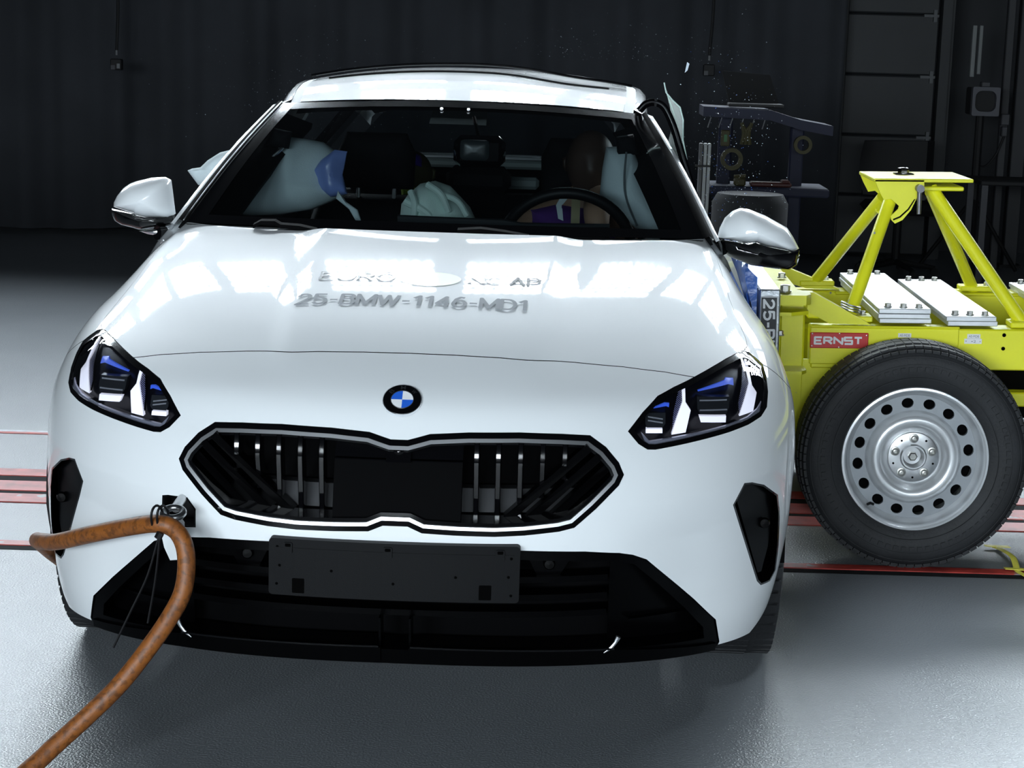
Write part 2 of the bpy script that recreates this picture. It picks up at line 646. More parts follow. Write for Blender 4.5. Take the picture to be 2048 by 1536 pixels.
strip(3.235, 3.265, .002, M['rail_pale'], 'thin pale line painted across the floor, farthest of the floor lines')
strip(3.205, 3.233, .0025, M['rail_red'], 'thin faded red line right beside the farthest pale floor line')
strip(2.515, 2.615, .004, M['rail_red'], 'red painted edge of the far guide rail, rear side')
strip(2.440, 2.513, .0015, M['rail_dark'], 'dark steel slot of the far guide rail between red strips')
strip(2.305, 2.438, .004, M['rail_red'], 'red painted middle strip of the far guide rail')
strip(2.262, 2.303, .0015, M['rail_dark'], 'narrow dark slot of the far guide rail, nearest the wheel')
strip(2.150, 2.260, .004, M['rail_red'], 'red painted front edge of the far guide rail')
strip(1.632, 1.682, .004, M['rail_red'], 'red painted strip of the near guide rail in front of the wheel')
strip(1.590, 1.630, .0015, M['rail_dark'], 'dark metal strip of the near guide rail, closest to the camera')

M['curtain'] = mat('black_curtain', (.045, .048, .055), .9, spec=.1, bump=.1, bscale=60, var=.12, vscale=2)
V, F = [], []
NX, NZ = 420, 5
for i in range(NX + 1):
    x = -8 + (2.22 + 8) * i / NX
    for k in range(NZ + 1):
        z = .07 + 5.2 * k / NZ
        y = 10.25 + .05 * math.sin(x * 5.1) * (1 - .5 * k / NZ) + .035 * math.sin(x * 11.7 + 1.3) + .02 * math.sin(x * 23.1 + .4 * k)
        V.append((x, y, z + (.03 * math.sin(x * 2.1) if k == 0 else 0)))
for i in range(NX):
    for k in range(NZ):
        a = i * (NZ + 1) + k
        F.append((a, a + NZ + 1, a + NZ + 2, a + 1))
cu = mesh_obj('black_curtain', V, F, M['curtain'], None, 0)
sol = cu.modifiers.new('thickness', 'SOLIDIFY'); sol.thickness = .012
tag(cu, 'long black hanging curtain with soft folds behind the car', 'curtain')
M['wall'] = mat('dark_hall_wall', (.03, .032, .036), .8, var=.1, vscale=2)
w = MB().box((-9, 11.2, 0), (9, 11.4, 6)).build('wall_back', M['wall'])
tag(w, 'dark back wall of the test hall', 'wall', kind='structure')

# sectional door on the right of the curtain
M['hinge'] = mat('dull_hinge', (.10, .105, .11), .6)
M['door_panel'] = mat('dark_sectional_panel', (.026, .028, .031), .6, var=.1, vscale=3)
dr = thing('door_1', 'dark sectional door of horizontal panels beside the black curtain', 'door', (2.6, 10.6, 0))
dr['kind'] = 'structure'
z = .02
k = 0
while z < 2.6:
    b = MB().box((-.33, 0, z), (.36, .05, z + .45), .012)
    pnl = b.build('panel', M['door_panel'], dr)
    h = MB().box((.24, -.03, z + .435), (.35, 0, z + .455)).box((.31, -.035, z + .40), (.335, 0, z + .49))
    h.build('hinge', M['hinge'], pnl)
    z += .455
    k += 1
MB().box((.37, -.08, 0), (.44, .06, 2.7)).box((.44, -.02, 0), (.47, .06, 2.7)).build('track', M['door_panel'], dr)
MB().box((-.42, -.05, 0), (-.33, .06, 2.7)).build('jamb', M['door_panel'], dr)

# ------------------------------------------------------------------ car body surface
CAR_YAW = math.radians(.6)
car = thing('car', 'white hatchback with deployed airbags, nose towards the camera', 'car', (0, 0, 0), (0, 0, CAR_YAW))

# stations: t, centre-line y, z, and side edge x, y, z
KN = np.array([
    [0.00, .075, .150, .795, .46, .170], [0.08, .040, .240, .845, .55, .245], [0.18, .012, .370, .885, .64, .37],
    [0.30, .000, .500, .903, .70, .50], [0.42, .022, .615, .908, .74, .62], [0.52, .060, .695, .900, .79, .71],
    [0.60, .113, .769, .872, .86, .79], [0.66, .185, .815, .842, .93, .846], [0.71, .265, .853, .818, .99, .880],
    [0.77, .400, .897, .792, 1.07, .918], [0.85, .640, .951, .762, 1.17, .966], [0.93, .900, .995, .735, 1.27, 1.000],
    [1.00, 1.140, 1.030, .712, 1.36, 1.028]])


def _slopes(x, y):
    h = np.diff(x)
    d = np.diff(y) / h
    mm = np.zeros(len(x))
    mm[0], mm[-1] = d[0], d[-1]
    for i in range(1, len(x) - 1):
        mm[i] = (d[i - 1] * h[i] + d[i] * h[i - 1]) / (h[i] + h[i - 1])
    return mm


KM = [_slopes(KN[:, 0], KN[:, j]) for j in range(1, 6)]


def herm(t, j):
    t = np.clip(np.asarray(t, float), 0, 1)
    x, y, mm = KN[:, 0], KN[:, j], KM[j - 1]
    i = np.clip(np.searchsorted(x, t, side='right') - 1, 0, len(x) - 2)
    h = x[i + 1] - x[i]
    s = (t - x[i]) / h
    return (2 * s**3 - 3 * s**2 + 1) * y[i] + (s**3 - 2 * s**2 + s) * h * mm[i] + (-2 * s**3 + 3 * s**2) * y[i + 1] + (s**3 - s**2) * h * mm[i + 1]


def sst(a, b, x):
    s = np.clip((x - a) / (b - a), 0, 1)
    return s * s * (3 - 2 * s)


XE = .82


def S(u, t):
    u = np.asarray(u, float)
    t = np.asarray(t, float)
    sg, a = np.sign(u), np.abs(u)
    ph = a * np.pi / 2
    Yf = 1 - np.cos(ph)
    x = herm(t, 3) * np.sin(ph) ** XE
    y = herm(t, 1) + (herm(t, 4) - herm(t, 1)) * Yf
    z = herm(t, 2) + (herm(t, 5) - herm(t, 2)) * Yf
    xc = .27 + .06 * sst(.6, 1, t)
    z = z - .010 * sst(xc - .03, xc + .05, x) * sst(.60, .74, t)
    zc = .580 - (.75 - x) * .07                                   # crease running inwards from the side vents
    y = y + .024 * np.clip((zc - z) / .085, 0, 1) * sst(.44, .66, x) * (1 - sst(.78, .86, x)) * sst(.26, .40, z)
    return np.stack([sg * x, y, z], -1)


def N(u, t):
    e = 1e-3
    u = np.asarray(u, float)
    t = np.asarray(t, float)
    t = np.clip(t, e, 1 - e)
    us = np.where(np.abs(u) < .012, np.where(u < 0, -.012, .012), np.clip(u, -.995, .995))
    du = S(us + e, t) - S(us - e, t)
    dt = S(us, t + e) - S(us, t - e)
    n = np.cross(du, dt)
    n[np.abs(u) < .012, 0] = 0
    n /= np.linalg.norm(n, axis=-1, keepdims=True) + 1e-12
    return n


def ut_of(P):
    """front projection (x, z) -> surface parameters"""
    P = np.asarray(P, float)
    x, z = np.abs(P[:, 0]), P[:, 1]
    sg = np.where(P[:, 0] >= 0, 1.0, -1.0)
    lo, hi = np.zeros(len(P)), np.ones(len(P))

    def uo(t):
        return np.arcsin(np.minimum(1, x / herm(t, 3)) ** (1 / XE)) * 2 / np.pi
    for _ in range(34):
        mid = (lo + hi) / 2
        low = S(uo(mid), mid)[:, 2] < z
        lo = np.where(low, mid, lo)
        hi = np.where(low, hi, mid)
    mid = (lo + hi) / 2
    return np.stack([sg * uo(mid), mid], -1)


def surf_xz(P, d=0.0):
    q = ut_of(P)
    s = S(q[:, 0], q[:, 1])
    s[:, 1] += d
    return s


def mir(P):
    return [(-a, b) for a, b in reversed(P)]


def slab(name, outer, d, th, m, parent, holes=(), grid=.03, sm=35, off=0.0):
    """plate following the body surface: outline in front view (x, z), set back by d, thickness th"""
    lo = densify(outer, grid * .8)
    ho = [densify(h, grid * .8) for h in holes]
    A = np.array(lo)
    pts = []
    x0, z0 = A.min(0)
    x1, z1 = A.max(0)
    gx, gz = np.meshgrid(np.arange(x0 + grid / 2, x1, grid), np.arange(z0 + grid / 2, z1, grid))
    G = np.stack([gx.ravel(), gz.ravel()], -1)
    if len(G):
        k = inside(inset(lo, grid * .3), G)
        for h in ho:
            k &= ~inside(inset(h, -grid * .3), G)
        pts = G[k]
    V, F = cdt(pts, [lo] + ho)
    C = np.array([V[list(f)].mean(0) for f in F])
    keep = inside(lo, C)
    for h in ho:
        keep &= ~inside(h, C)
    F = [f for f, k in zip(F, keep) if k]
    P = surf_xz(V, d)
    n = len(P)
    verts = [tuple(p) for p in P] + [(p[0], p[1] + th, p[2]) for p in P]
    ed = {}
    for f in F:
        for i in range(len(f)):
            a, b = f[i], f[(i + 1) % len(f)]
            ed[(a, b)] = 1
    faces = list(F) + [tuple(n + i for i in reversed(f)) for f in F]
    for (a, b) in ed:
        if (b, a) not in ed:
            faces.append((b, a, n + a, n + b))
    return mesh_obj(name, verts, faces, m, parent, sm)


# outlines in front view, right half of the car (x, z in metres)
HL = [(.482, .7155), (.5135, .750), (.5468, .7775), (.5845, .7905), (.6157, .7985), (.6480, .8075), (.6815, .8165),
      (.7143, .8245), (.7470, .8300), (.7610, .8300), (.7760, .8250), (.7940, .8115), (.8090, .7990), (.8150, .7760),
      (.8160, .7480), (.8100, .7208), (.7930, .7068), (.7590, .6982), (.7120, .6920), (.6560, .6866), (.5855, .6800),
      (.5424, .6765), (.5253, .6780), (.5055, .6900)]
GR_H = [(.018, .7000), (.0417, .7065), (.0640, .7128), (.1451, .7178), (.2518, .7190), (.3400, .7158), (.4010, .7116),
        (.4360, .6878), (.4640, .6570), (.4757, .6320), (.4653, .6110), (.4182, .5658), (.3740, .5283), (.3420, .5210),
        (.2700, .5140), (.2074, .5112), (.1280, .5125), (.0560, .5155), (.0260, .5285)]
GR = GR_H + mir(GR_H)
VENT = [(.750, .580), (.770, .5765), (.802, .561), (.842, .5235), (.8505, .480), (.853, .400), (.851, .335), (.835, .318),
        (.808, .322), (.797, .336), (.725, .535)]
TOW = [(-.5106, .5516), (-.4967, .5543), (-.4513, .5553), (-.4309, .5334), (-.4302, .4939), (-.4694, .4896), (-.5115, .4893)]
INT_TOP = [(.264, .4815), (.3985, .4760), (.4715, .4680), (.5014, .4605), (.532, .4460), (.587, .3920), (.644, .3365), (.697, .2800), (.7095, .222)]

HOOD_EDGE = [(.716, .657), (.745, .692), (.765, .74), (.785, .79), (.83, .845), (.90, .91), (.93, 1.0)]
SHUT = [(0, .8513), (.10, .8506), (.20, .8478), (.3644, .838), (.472, .8285), (.565, .8160), (.6325, .8028)]

KU, KT = 1.15, 1.25     # parameter scaling for even triangles


def loop_ut(P, step=.012):
    return [tuple(q) for q in ut_of(densify(P, step))]


hl_r, hl_l = loop_ut(HL), loop_ut(mir(HL))
gr = loop_ut(GR)
vn_r, vn_l = loop_ut(VENT), loop_ut(mir(VENT))
tow = loop_ut(TOW)
ir = [tuple(q) for q in ut_of(densify(INT_TOP, .012, False))]
intake = ir + [(ir[-1][0], -.02)] + [(-ir[-1][0], -.02)] + [(-a, b) for a, b in reversed(ir)]
corner = [(ir[-1][0], .056), (.78, .05), (.88, .085), (.95, .14), (1.02, .19), (1.02, -.03), (ir[-1][0], -.03)]
corner = densify(corner, .02)
corner_l = [(-a, b) for a, b in corner]
shut = [tuple(q) for q in ut_of(densify(SHUT, .015, False))]
in_r = tuple(ut_of([(.70, .80)])[0])
in_top = tuple(ut_of([(.757, .822)])[0])
edge = [tuple(p) for p in densify(HOOD_EDGE, .02, False)]
half = shut + [in_r, in_top] + edge + [(.93, 1.02)]
hood_poly = [(-a, b) for a, b in reversed(half)] + half[1:]
W = .0009


def ribbon(P, w, wide=1.0):
    A = np.array(P, float)
    T = np.gradient(A, axis=0)
    T /= np.linalg.norm(T, axis=1, keepdims=True)
    n = np.stack([-T[:, 1], T[:, 0]], -1) * w
    return [tuple(p) for p in (A + n)] + [tuple(p) for p in (A - n)[::-1]]


start_e = tuple(ut_of([(.763, .8295)])[0])
gap_paths = []
for s in (1, -1):
    gap_paths.append([(s * a, b) for a, b in ([start_e] + edge[1:-1] + [(.93, .998)])])
    fg0 = tuple(ut_of([(.805, .8015)])[0])
    gap_paths.append([(s * a, b) for a, b in densify([(fg0[0] - .01, fg0[1] + .004), (.80, .592), (.88, .55), (.999, .505)], .02, False)])
gap_paths.append([(-a, b) for a, b in reversed(shut)] + shut[1:])
gaps = [ribbon(p, W) for p in gap_paths]

gu, gt = np.meshgrid(np.linspace(-1, 1, 131), np.linspace(0, 1, 101))
grid_pts = np.stack([gu.ravel(), gt.ravel()], -1)
holes = [hl_r, hl_l, gr, vn_r, vn_l, tow, intake, corner, corner_l]
clipd = lambda L: [(min(1, max(-1, a)), min(1, max(0, b))) for a, b in L]
loops = [[(a * KU, b * KT) for a, b in clipd(L)] for L in holes + gaps + [densify(hood_poly, .02)]]
V, F = cdt(grid_pts * [KU, KT], loops)
V = V / [KU, KT]
C = np.array([V[list(f)].mean(0) for f in F])
drop = np.zeros(len(F), bool)
for h in holes + gaps:
    drop |= inside(h, C)
is_hood = inside(hood_poly, C)
fen_path = [(p[0], p[1]) for p in gap_paths[1]]
fen_poly = [tuple(start_e)] + edge[1:] + [(1.05, 1.02), (1.05, .505)] + fen_path[::-1]
is_fr = inside(fen_poly, C)
is_fl = inside([(-a, b) for a, b in fen_poly], C)
P3, N3 = S(V[:, 0], V[:, 1]), N(V[:, 0], V[:, 1])


def panel(name, mask, label=None):
    ids = {}
    vv, nn, ff = [], [], []
    for f, k in zip(F, mask):
        if not k:
            continue
        g = []
        for i in f:
            if i not in ids:
                ids[i] = len(vv)
                vv.append(P3[i])
                nn.append(N3[i])
            g.append(ids[i])
        # keep the winding facing forward / outward
        a, b, c = (np.array(vv[j]) for j in g[:3])
        if np.dot(np.cross(b - a, c - a), nn[g[0]]) < 0:
            g.reverse()
        ff.append(tuple(g))
    o = mesh_obj(name, vv, ff, M['paint'], car, None, nn)
    if label:
        o['label'] = label
    return o


hood = panel('hood', ~drop & is_hood)
bumper = panel('front_bumper', ~drop & ~is_hood & ~is_fr & ~is_fl)
fender_r = panel('front_fender', ~drop & is_fr & ~is_hood)
fender_l = panel('front_fender', ~drop & is_fl & ~is_hood)

# dark seams behind the panel gaps
b = MB()
for pth in gap_paths:
    A = np.array(pth, float)
    T = np.gradient(A, axis=0)
    T /= np.linalg.norm(T, axis=1, keepdims=True)
    nn = np.stack([-T[:, 1], T[:, 0]], -1) * .008
    L = S(np.clip((A + nn)[:, 0], -1, 1), np.clip((A + nn)[:, 1], 0, 1))
    Rr = S(np.clip((A - nn)[:, 0], -1, 1), np.clip((A - nn)[:, 1], 0, 1))
    nr = N(A[:, 0], A[:, 1]) * .005
    nr = np.where((nr[:, 1:2] > 0), nr, -nr) if False else nr
    L, Rr = L - nr, Rr - nr
    k = len(A)
    b.add(list(L) + list(Rr), [(i, i + 1, k + i + 1, k + i) for i in range(k - 1)])
b.build('panel_seam', M['matt'], car)

# ------------------------------------------------------------------ kidney grille
grille = slab('grille', GR, -.002, .05, M['gloss'], car, holes=[inset(GR, .0115)])
chrome = slab('chrome_frame', inset(GR, .0115), -.004, .03, M['chrome'], grille, holes=[inset(GR, .0190)], grid=.02)
slab('inner_frame', inset(GR, .0190), .004, .07, M['gloss'], grille, holes=[inset(GR, .026)])
slab('radiator', inset(GR, .004), .14, .01, M['matt'], grille)
low = [(-.36, .535), (.36, .535), (.41, .585), (-.41, .585)]
slab('air_shutter', low, .11, .01, mat('shutter_grey', (.016, .017, .020), .7), grille)
slab('shutter_edge', [(-.42, .588), (.42, .588), (.425, .594), (-.425, .594)], .105, .01, M['matt'], grille)


def slat(x0, x1, zb, zt, w, parent, s=1):
    """upright grille bar: flat face below, top end leaning back"""
    mb = MB()
    R = []
    zz = [zb, zb + .01, zt - .050, zt - .042, zt - .012, zt + .008]
    for k, z in enumerate(zz):
        f = (z - zb) / (zt - zb)
        x = (x0 + (x1 - x0) * f)
        base = surf_xz([(x, .60)], 0)[0][1]
        y = base + (.060, .058, .034, .034, .040, .050)[k]
        x *= s
        R.append([(x - w, y + .05, z), (x - w, y + .004, z), (x - w * .7, y, z), (x + w * .7, y, z), (x + w, y + .004, z), (x + w, y + .05, z)])
    mb.rings(R)
    return mb.build('slat', M['gloss'], parent, 30)


for s in (1, -1):
    for x0, x1, zb in ((.164, .1635, .525), (.209, .2095, .525), (.2555, .2560, .530), (.3015, .3025, .575), (.3480, .3495, .615)):
        slat(x0, x1, zb, .700, .0062, grille, s)
    for (xa, za), (xb, zb) in (((.400, .690), (.228, .530)), ((.423, .670), (.276, .531)), ((.446, .650), (.326, .533))):
        d = np.array([xb - xa, zb - za]); d /= np.linalg.norm(d); nrm = np.array([-d[1], d[0]]) * .009
        q = [(xa + nrm[0], za + nrm[1]), (xb + nrm[0], zb + nrm[1]), (xb - nrm[0], zb - nrm[1]), (xa - nrm[0], za - nrm[1])]
        vv = []
        for dy in (0, .045):
            for x_, z_ in q:
                yb = surf_xz([(abs(x_), .60)], 0)[0][1]
                vv.append((s * x_, yb + .030 + (.66 - z_) * .12 + dy, z_))
        mesh_obj('slat', vv, [(0, 1, 2, 3), (7, 6, 5, 4), (0, 4, 5, 1), (1, 5, 6, 2), (2, 6, 7, 3), (3, 7, 4, 0)], M['lowblack'], grille)
pan = slab('sensor_panel', [(-.135, .535), (.135, .535), (.135, .655), (-.135, .655)], .018, .03, M['matt'], grille)
slab('panel_trim', [(-.135, .6555), (.135, .6555), (.135, .6575), (-.135, .6575)], .016, .01, M['gloss'], grille)
slab('panel_trim', [(-.135, .5325), (.135, .5325), (.135, .5345), (-.135, .5345)], .016, .01, M['chrome'], grille)
slab('upper_panel', [(-.135, .660), (.135, .660), (.135, .6985), (.05, .6985), (.028, .690), (-.028, .690), (-.05, .6985), (-.135, .6985)], .020, .03, M['gloss'], grille)
cm = slab('camera_mount', [(-.026, .655), (.026, .655), (.026, .690), (.016, .6975), (-.016, .6975), (-.026, .690)], .006, .03, M['gloss'], grille)
yc = surf_xz([(0, .676)], .006)[0][1]
MB().lathe([(.0001, -.007), (.006, -.006), (.010, -.002), (.013, .001)], (0, yc, .676), 'y', 24).build('camera_lens', M['gloss'], cm, 40)

# ------------------------------------------------------------------ headlights
M['drl'] = mat('daytime_light', (.86, .86, .95), .25, emit=(.85, .87, 1.0), estr=.55, coat=.5)
M['hatch'] = mat('light_guide', (.25, .27, .55), .3, emit=(.4, .45, 1.0), estr=.04, coat=.5)
M['laserblue'] = mat('blue_accent', (.03, .08, .55), .35, emit=(.05, .13, .75), estr=.35)
M['strip'] = mat('light_strip_satin', (.45, .46, .55), .3, metal=.6)
M['lampglass'] = mat('projector_glass', (.02, .022, .025), .08, coat=1.0, spec=.8)
M['lampchrome'] = mat('lamp_reflector', (.75, .77, .82), .35, metal=.7)
M['bezel'] = mat('lamp_bezel', (.002, .002, .004), .3, spec=.25)
DRL1 = [(.604, .785), (.6117, .787), (.6117, .7557), (.6235, .7396), (.6118, .6984), (.5798, .6969), (.5931, .7324), (.6049, .7577)]
HAT1 = [(.5965, .7821), (.603, .785), (.6039, .7577), (.5921, .7324), (.5808, .705), (.5833, .7391), (.5906, .7618)]
DRL2 = [(.7609, .8089), (.7699, .806), (.7762, .7649), (.7873, .7489), (.7756, .7159), (.7395, .7131), (.7525, .7383), (.7684, .77)]
HAT2 = [(.7556, .803), (.7600, .7900), (.7674, .77), (.7515, .7383), (.7396, .7166), (.7375, .7378), (.7486, .7678)]
BLU1 = [(.6408, .7744), (.7066, .7842), (.7099, .7884), (.7293, .785), (.729, .7726), (.7156, .7768), (.6416, .7726)]
BLU2 = [(.538, .7507), (.5641, .7582), (.5747, .7567), (.5738, .7495), (.5676, .7522), (.5397, .7499)]
PRO1 = [(.6385, .7645), (.716, .7547), (.7151, .7343), (.707, .722), (.646, .730), (.6389, .7412)]
BAR1 = [(.6423, .7275), (.707, .7191), (.7057, .7072), (.6467, .715)]
PRO2 = [(.5207, .7438), (.5659, .7406), (.566, .7198), (.5591, .7128), (.5245, .7153), (.521, .723)]
BAR2 = [(.5229, .7131), (.5591, .7106), (.5592, .7023), (.5221, .7049)]
GUIDE = [(.511, .7071), (.5292, .6888), (.5749, .6913), (.6385, .6956), (.7122, .7015), (.759, .7085), (.784, .719), (.796, .730),
         (.7898, .7133), (.7637, .7005), (.7121, .6942), (.6385, .6889), (.575, .6846), (.5276, .6837), (.5181, .6925)]


def split_bars(poly, za, zb):
    xs = [p[0] for p in poly]
    return [(min(xs), za), (max(xs), za), (max(xs), zb), (min(xs), zb)]


for s in (1, -1):
    f = (lambda P: P) if s > 0 else mir
    body = slab('headlight', f(inset(HL, .001)), .055, .03, M['bezel'], car)
    slab('bezel_ring', f(inset(HL, .0012)), -.0005, .058, M['gloss'], body, holes=[f(inset(HL, .0105))], grid=.02)
    slab('lens', f(inset(HL, .0105)), .002, .001, M['lens'], body)
    for Q in (DRL1, DRL2):
        slab('daytime_light', f(Q), .030, .02, M['drl'], body, grid=.02)
    for Q in (HAT1, HAT2):
        # ribbed light guide beside each daytime light: separate thin ribs
        A = np.array(Q)
        z0, z1 = A[:, 1].min(), A[:, 1].max()
        guide = slab('light_guide', f(Q), .036, .015, M['bezel'], body, grid=.03)
        mb = MB()
        zz = z0 + .004
        while zz < z1 - .002:
            # clip a slanted rib against the outline
            line = [(a, zz + .55 * (a - A[:, 0].min())) for a in np.linspace(A[:, 0].min(), A[:, 0].max(), 24)]
            k = inside(Q, line)
            run = [p for p, kk in zip(line, k) if kk]
            if len(run) >= 2:
                rp = surf_xz([(s * a, c) for a, c in run], .033)
                vv = [tuple(p) for p in rp] + [(p[0], p[1], p[2] + .0013) for p in rp]
                n_ = len(rp)
                mb.add(vv, [(i, i + 1, n_ + i + 1, n_ + i) for i in range(n_ - 1)])
            zz += .0034
        if mb.v:
            mb.build('rib_pattern', M['hatch'], guide)
    for Q in (BLU1, BLU2):
        slab('blue_accent', f(Q), .034, .01, M['laserblue'], body, grid=.02)
    for Q, Bq in ((PRO1, BAR1), (PRO2, BAR2)):
        pr = slab('projector', f(Q), .028, .03, M['lampglass'], body, grid=.02)
        z0 = min(p[1] for p in Q) + .012
        z1 = max(p[1] for p in Q) - .012
        for k in range(3):
            zc = z0 + (z1 - z0) * k / 2
            xs = [p[0] for p in Q]
            dz = -.09 * (xs[1] - xs[0]) * 0
            qq = [(min(xs) + .006, zc + .003), (max(xs) - .006, zc - .004), (max(xs) - .006, zc - .0015), (min(xs) + .006, zc + .0055)]
            slab('projector_rib', f(qq), .0265, .004, M['lampchrome'] if k != 1 else M['lampglass'], pr, grid=.03)
        slab('reflector_bar', f(Bq), .026, .02, M['drl'], body, grid=.02)
    slab('light_strip', f([(a_, b_ + .003) for a_, b_ in GUIDE]), .008, .012, M['strip'], body, grid=.02)

# ------------------------------------------------------------------ bumper openings
for s in (1, -1):
    f = (lambda P: P) if s > 0 else mir
    vent = slab('air_vent', f(inset(VENT, .0005)), .060, .02, M['lowblack'], car)
    slab('vent_rim', f(VENT), .0, .08, M['gloss'], vent, holes=[f(inset(VENT, .004))], grid=.02)
    slab('vent_blade', f([(.757, .570), (.800, .552), (.832, .520), (.826, .40), (.812, .345), (.802, .345), (.737, .535)]), .030, .02, M['lowblack'], vent)
    c = surf_xz([(s * .812, .462)], .02)[0]
    MB().lathe([(.0001, -.004), (.010, -.003), (.013, .004)], tuple(c), 'y', 20).build('parking_sensor', M['lowblack'], vent, 40)

tw = slab('tow_socket', inset(TOW, .0005), .07, .01, M['black'], car)
slab('socket_wall', TOW, .001, .07, M['gloss'], tw, holes=[inset(TOW, .004)], grid=.02)

# lower intake: recessed black panel, frame, bars, sensors, splitter
inx = [(.0, .4815)] + INT_TOP + [(.700, .205), (.46, .211)]
inx_full = inx[1:] + mir(inx[1:])
intake_o = slab('lower_intake', inx_full, .13, .01, M['matt'], car, grid=.05)
inner = [(.264, .460), (.46, .450), (.505, .438), (.56, .385), (.625, .318), (.668, .268), (.672, .240), (.46, .246)]
inner_full = inner + mir(inner)
slab('intake_frame', inx_full, .004, .10, M['lowblack'], intake_o, holes=[inner_full], grid=.04)
for zc, d in ((.402, .045), (.362, .04), (.318, .055)):
    slab('intake_bar', [(-.45, zc - .007), (.45, zc - .007), (.45, zc + .007), (-.45, zc + .007)], d, .05, M['lowblack'], intake_o, grid=.05)
for s in (1, -1):
    f = (lambda P: P) if s > 0 else mir
    slab('intake_side', f([(.455, .445), (.50, .430), (.555, .375), (.62, .31), (.66, .262), (.664, .225), (.455, .225)]), .075, .02, M['lowblack'], intake_o, grid=.05)
    slab('side_fin', f([(.500, .2915), (.630, .2955), (.632, .299), (.500, .296)]), .055, .03, M['lowblack'], intake_o, grid=.05)
    slab('sensor_holder', f([(.275, .455), (.375, .455), (.345, .405), (.300, .405)]), .06, .02, M['lowblack'], intake_o, grid=.05)
    c = surf_xz([(s * .324, .435)], .055)[0]
    MB().lathe([(.0001, -.006), (.010, -.005), (.0125, -.002), (.0125, .01)], tuple(c), 'y', 20).build('parking_sensor', M['lowblack'], intake_o, 40)
    # lower splitter lip with its raised edge and the curved fin at the end
    slab('splitter', f([(.030, .252), (.46, .246), (.66, .226), (.700, .222), (.700, .205), (.46, .211), (.030, .214)]), -.004, .10, M['lowblack'], intake_o, grid=.04)
    slab('splitter_edge', f([(.034, .254), (.30, .250), (.47, .246), (.47, .250), (.30, .254), (.034, .258)]), -.008, .01, M['gloss'], intake_o, grid=.04)
    slab('splitter_upright', f([(.030, .216), (.0345, .216), (.0345, .318), (.030, .318)]), .01, .06, M['lowblack'], intake_o, grid=.04)
    c0 = surf_xz([(s * .478, .275), (s * .472, .262), (s * .463, .250), (s * .447, .239)], -.002)
    MB().tube([tuple(p) for p in c0], [.006, .004, .004, .002], 8).build('end_fin', M['chrome'], intake_o, 40)

# number plate carrier
pc = MB()
PC = lambda x: .016 * (x / .27) ** 2


def plate_part(name, poly, y0, y1, m, parent):
    P = densify(poly, .05)
    n = len(P)
    V = [(x, y0 + PC(x), z) for x, z in P] + [(x, y1 + PC(x), z) for x, z in P]
    Vv, Ff = cdt([], [P])
    Cc = np.array([Vv[list(q)].mean(0) for q in Ff])
    kk = inside(P, Cc)
    Ff = [q for q, k2 in zip(Ff, kk) if k2]
    F2 = list(Ff)
    F2 += [(i, n + i, n + (i + 1) % n, (i + 1) % n) for i in range(n)]
    return mesh_obj(name, V, F2, m, parent)


def rrect(x0, x1, z0, z1, r, k=4):
    out = []
    for cx, cz, a0 in ((x1 - r, z0 + r, -90), (x1 - r, z1 - r, 0), (x0 + r, z1 - r, 90), (x0 + r, z0 + r, 180)):
        for i in range(k + 1):
            a = math.radians(a0 + 90 * i / k)
            out.append((cx + r * math.cos(a), cz + r * math.sin(a)))
    return out


M['dark_hole'] = mat('deep_hole', (.002, .002, .002), .9, spec=0)  # flat near-black pieces stand in for the shade inside holes
holder = plate_part('number_plate_carrier', rrect(-.263, .263, .374, .496, .008), -.022, .01, M['grey_plastic'], car)
plate_part('ridge', [(-.25, .4755), (.25, .4755), (.25, .4775), (-.25, .4775)], -.0235, -.021, M['grey_plastic'], holder)
for x in (-.222, -.012, .222, ):
    plate_part('clip', rrect(x - .009, x + .009, .466, .489, .003), -.026, -.02, M['grey_plastic'], holder)
    plate_part('clip_slot', rrect(x - .006, x + .006, .480, .487, .002), -.0265, -.02, M['dark_hole'], holder)
for x in (-.200, .192):
    plate_part('window', rrect(x - .013, x + .013, .380, .412, .002), -.0225, -.02, M['dark_hole'], holder)
for x, z in ((-.245, .478), (-.240, .438), (-.246, .398), (-.130, .432), (.245, .470), (.240, .430), (.246, .390), (.130, .428), (.0, .410)):
    plate_part('screw_hole', rrect(x - .003, x + .003, z - .003, z + .003, .0028), -.0225, -.02, M['dark_hole'], holder)

# bonnet roundel
c = surf_xz([(0, .7715)], 0)[0]
q = ut_of([(0.001, .7715)])
nv = Vector(N(q[:, 0], q[:, 1])[0])
nv = Vector((0, nv.y, nv.z)).normalized()
ex = Vector((1, 0, 0))
ey = nv.cross(ex).normalized()
if ey.z < 0:
    ey = -ey
cc = Vector(c) + nv * .004


def disc_part(name, r0, r1, h, a0, a1, m, parent, n=48, base=-.006):
    V, F = [], []
    k = max(2, int(n * abs(a1 - a0) / 360))
    for i in range(k + 1):
        a = math.radians(a0 + (a1 - a0) * i / k)
        d = ex * math.cos(a) + ey * math.sin(a)
        V += [cc + d * r0 + nv * h, cc + d * r1 + nv * h, cc + d * r1 + nv * base]
    for i in range(k):
        a, b2 = i * 3, i * 3 + 3
        F += [(a, a + 1, b2 + 1, b2), (a + 1, a + 2, b2 + 2, b2 + 1)]
    return mesh_obj(name, V, F, m, parent)


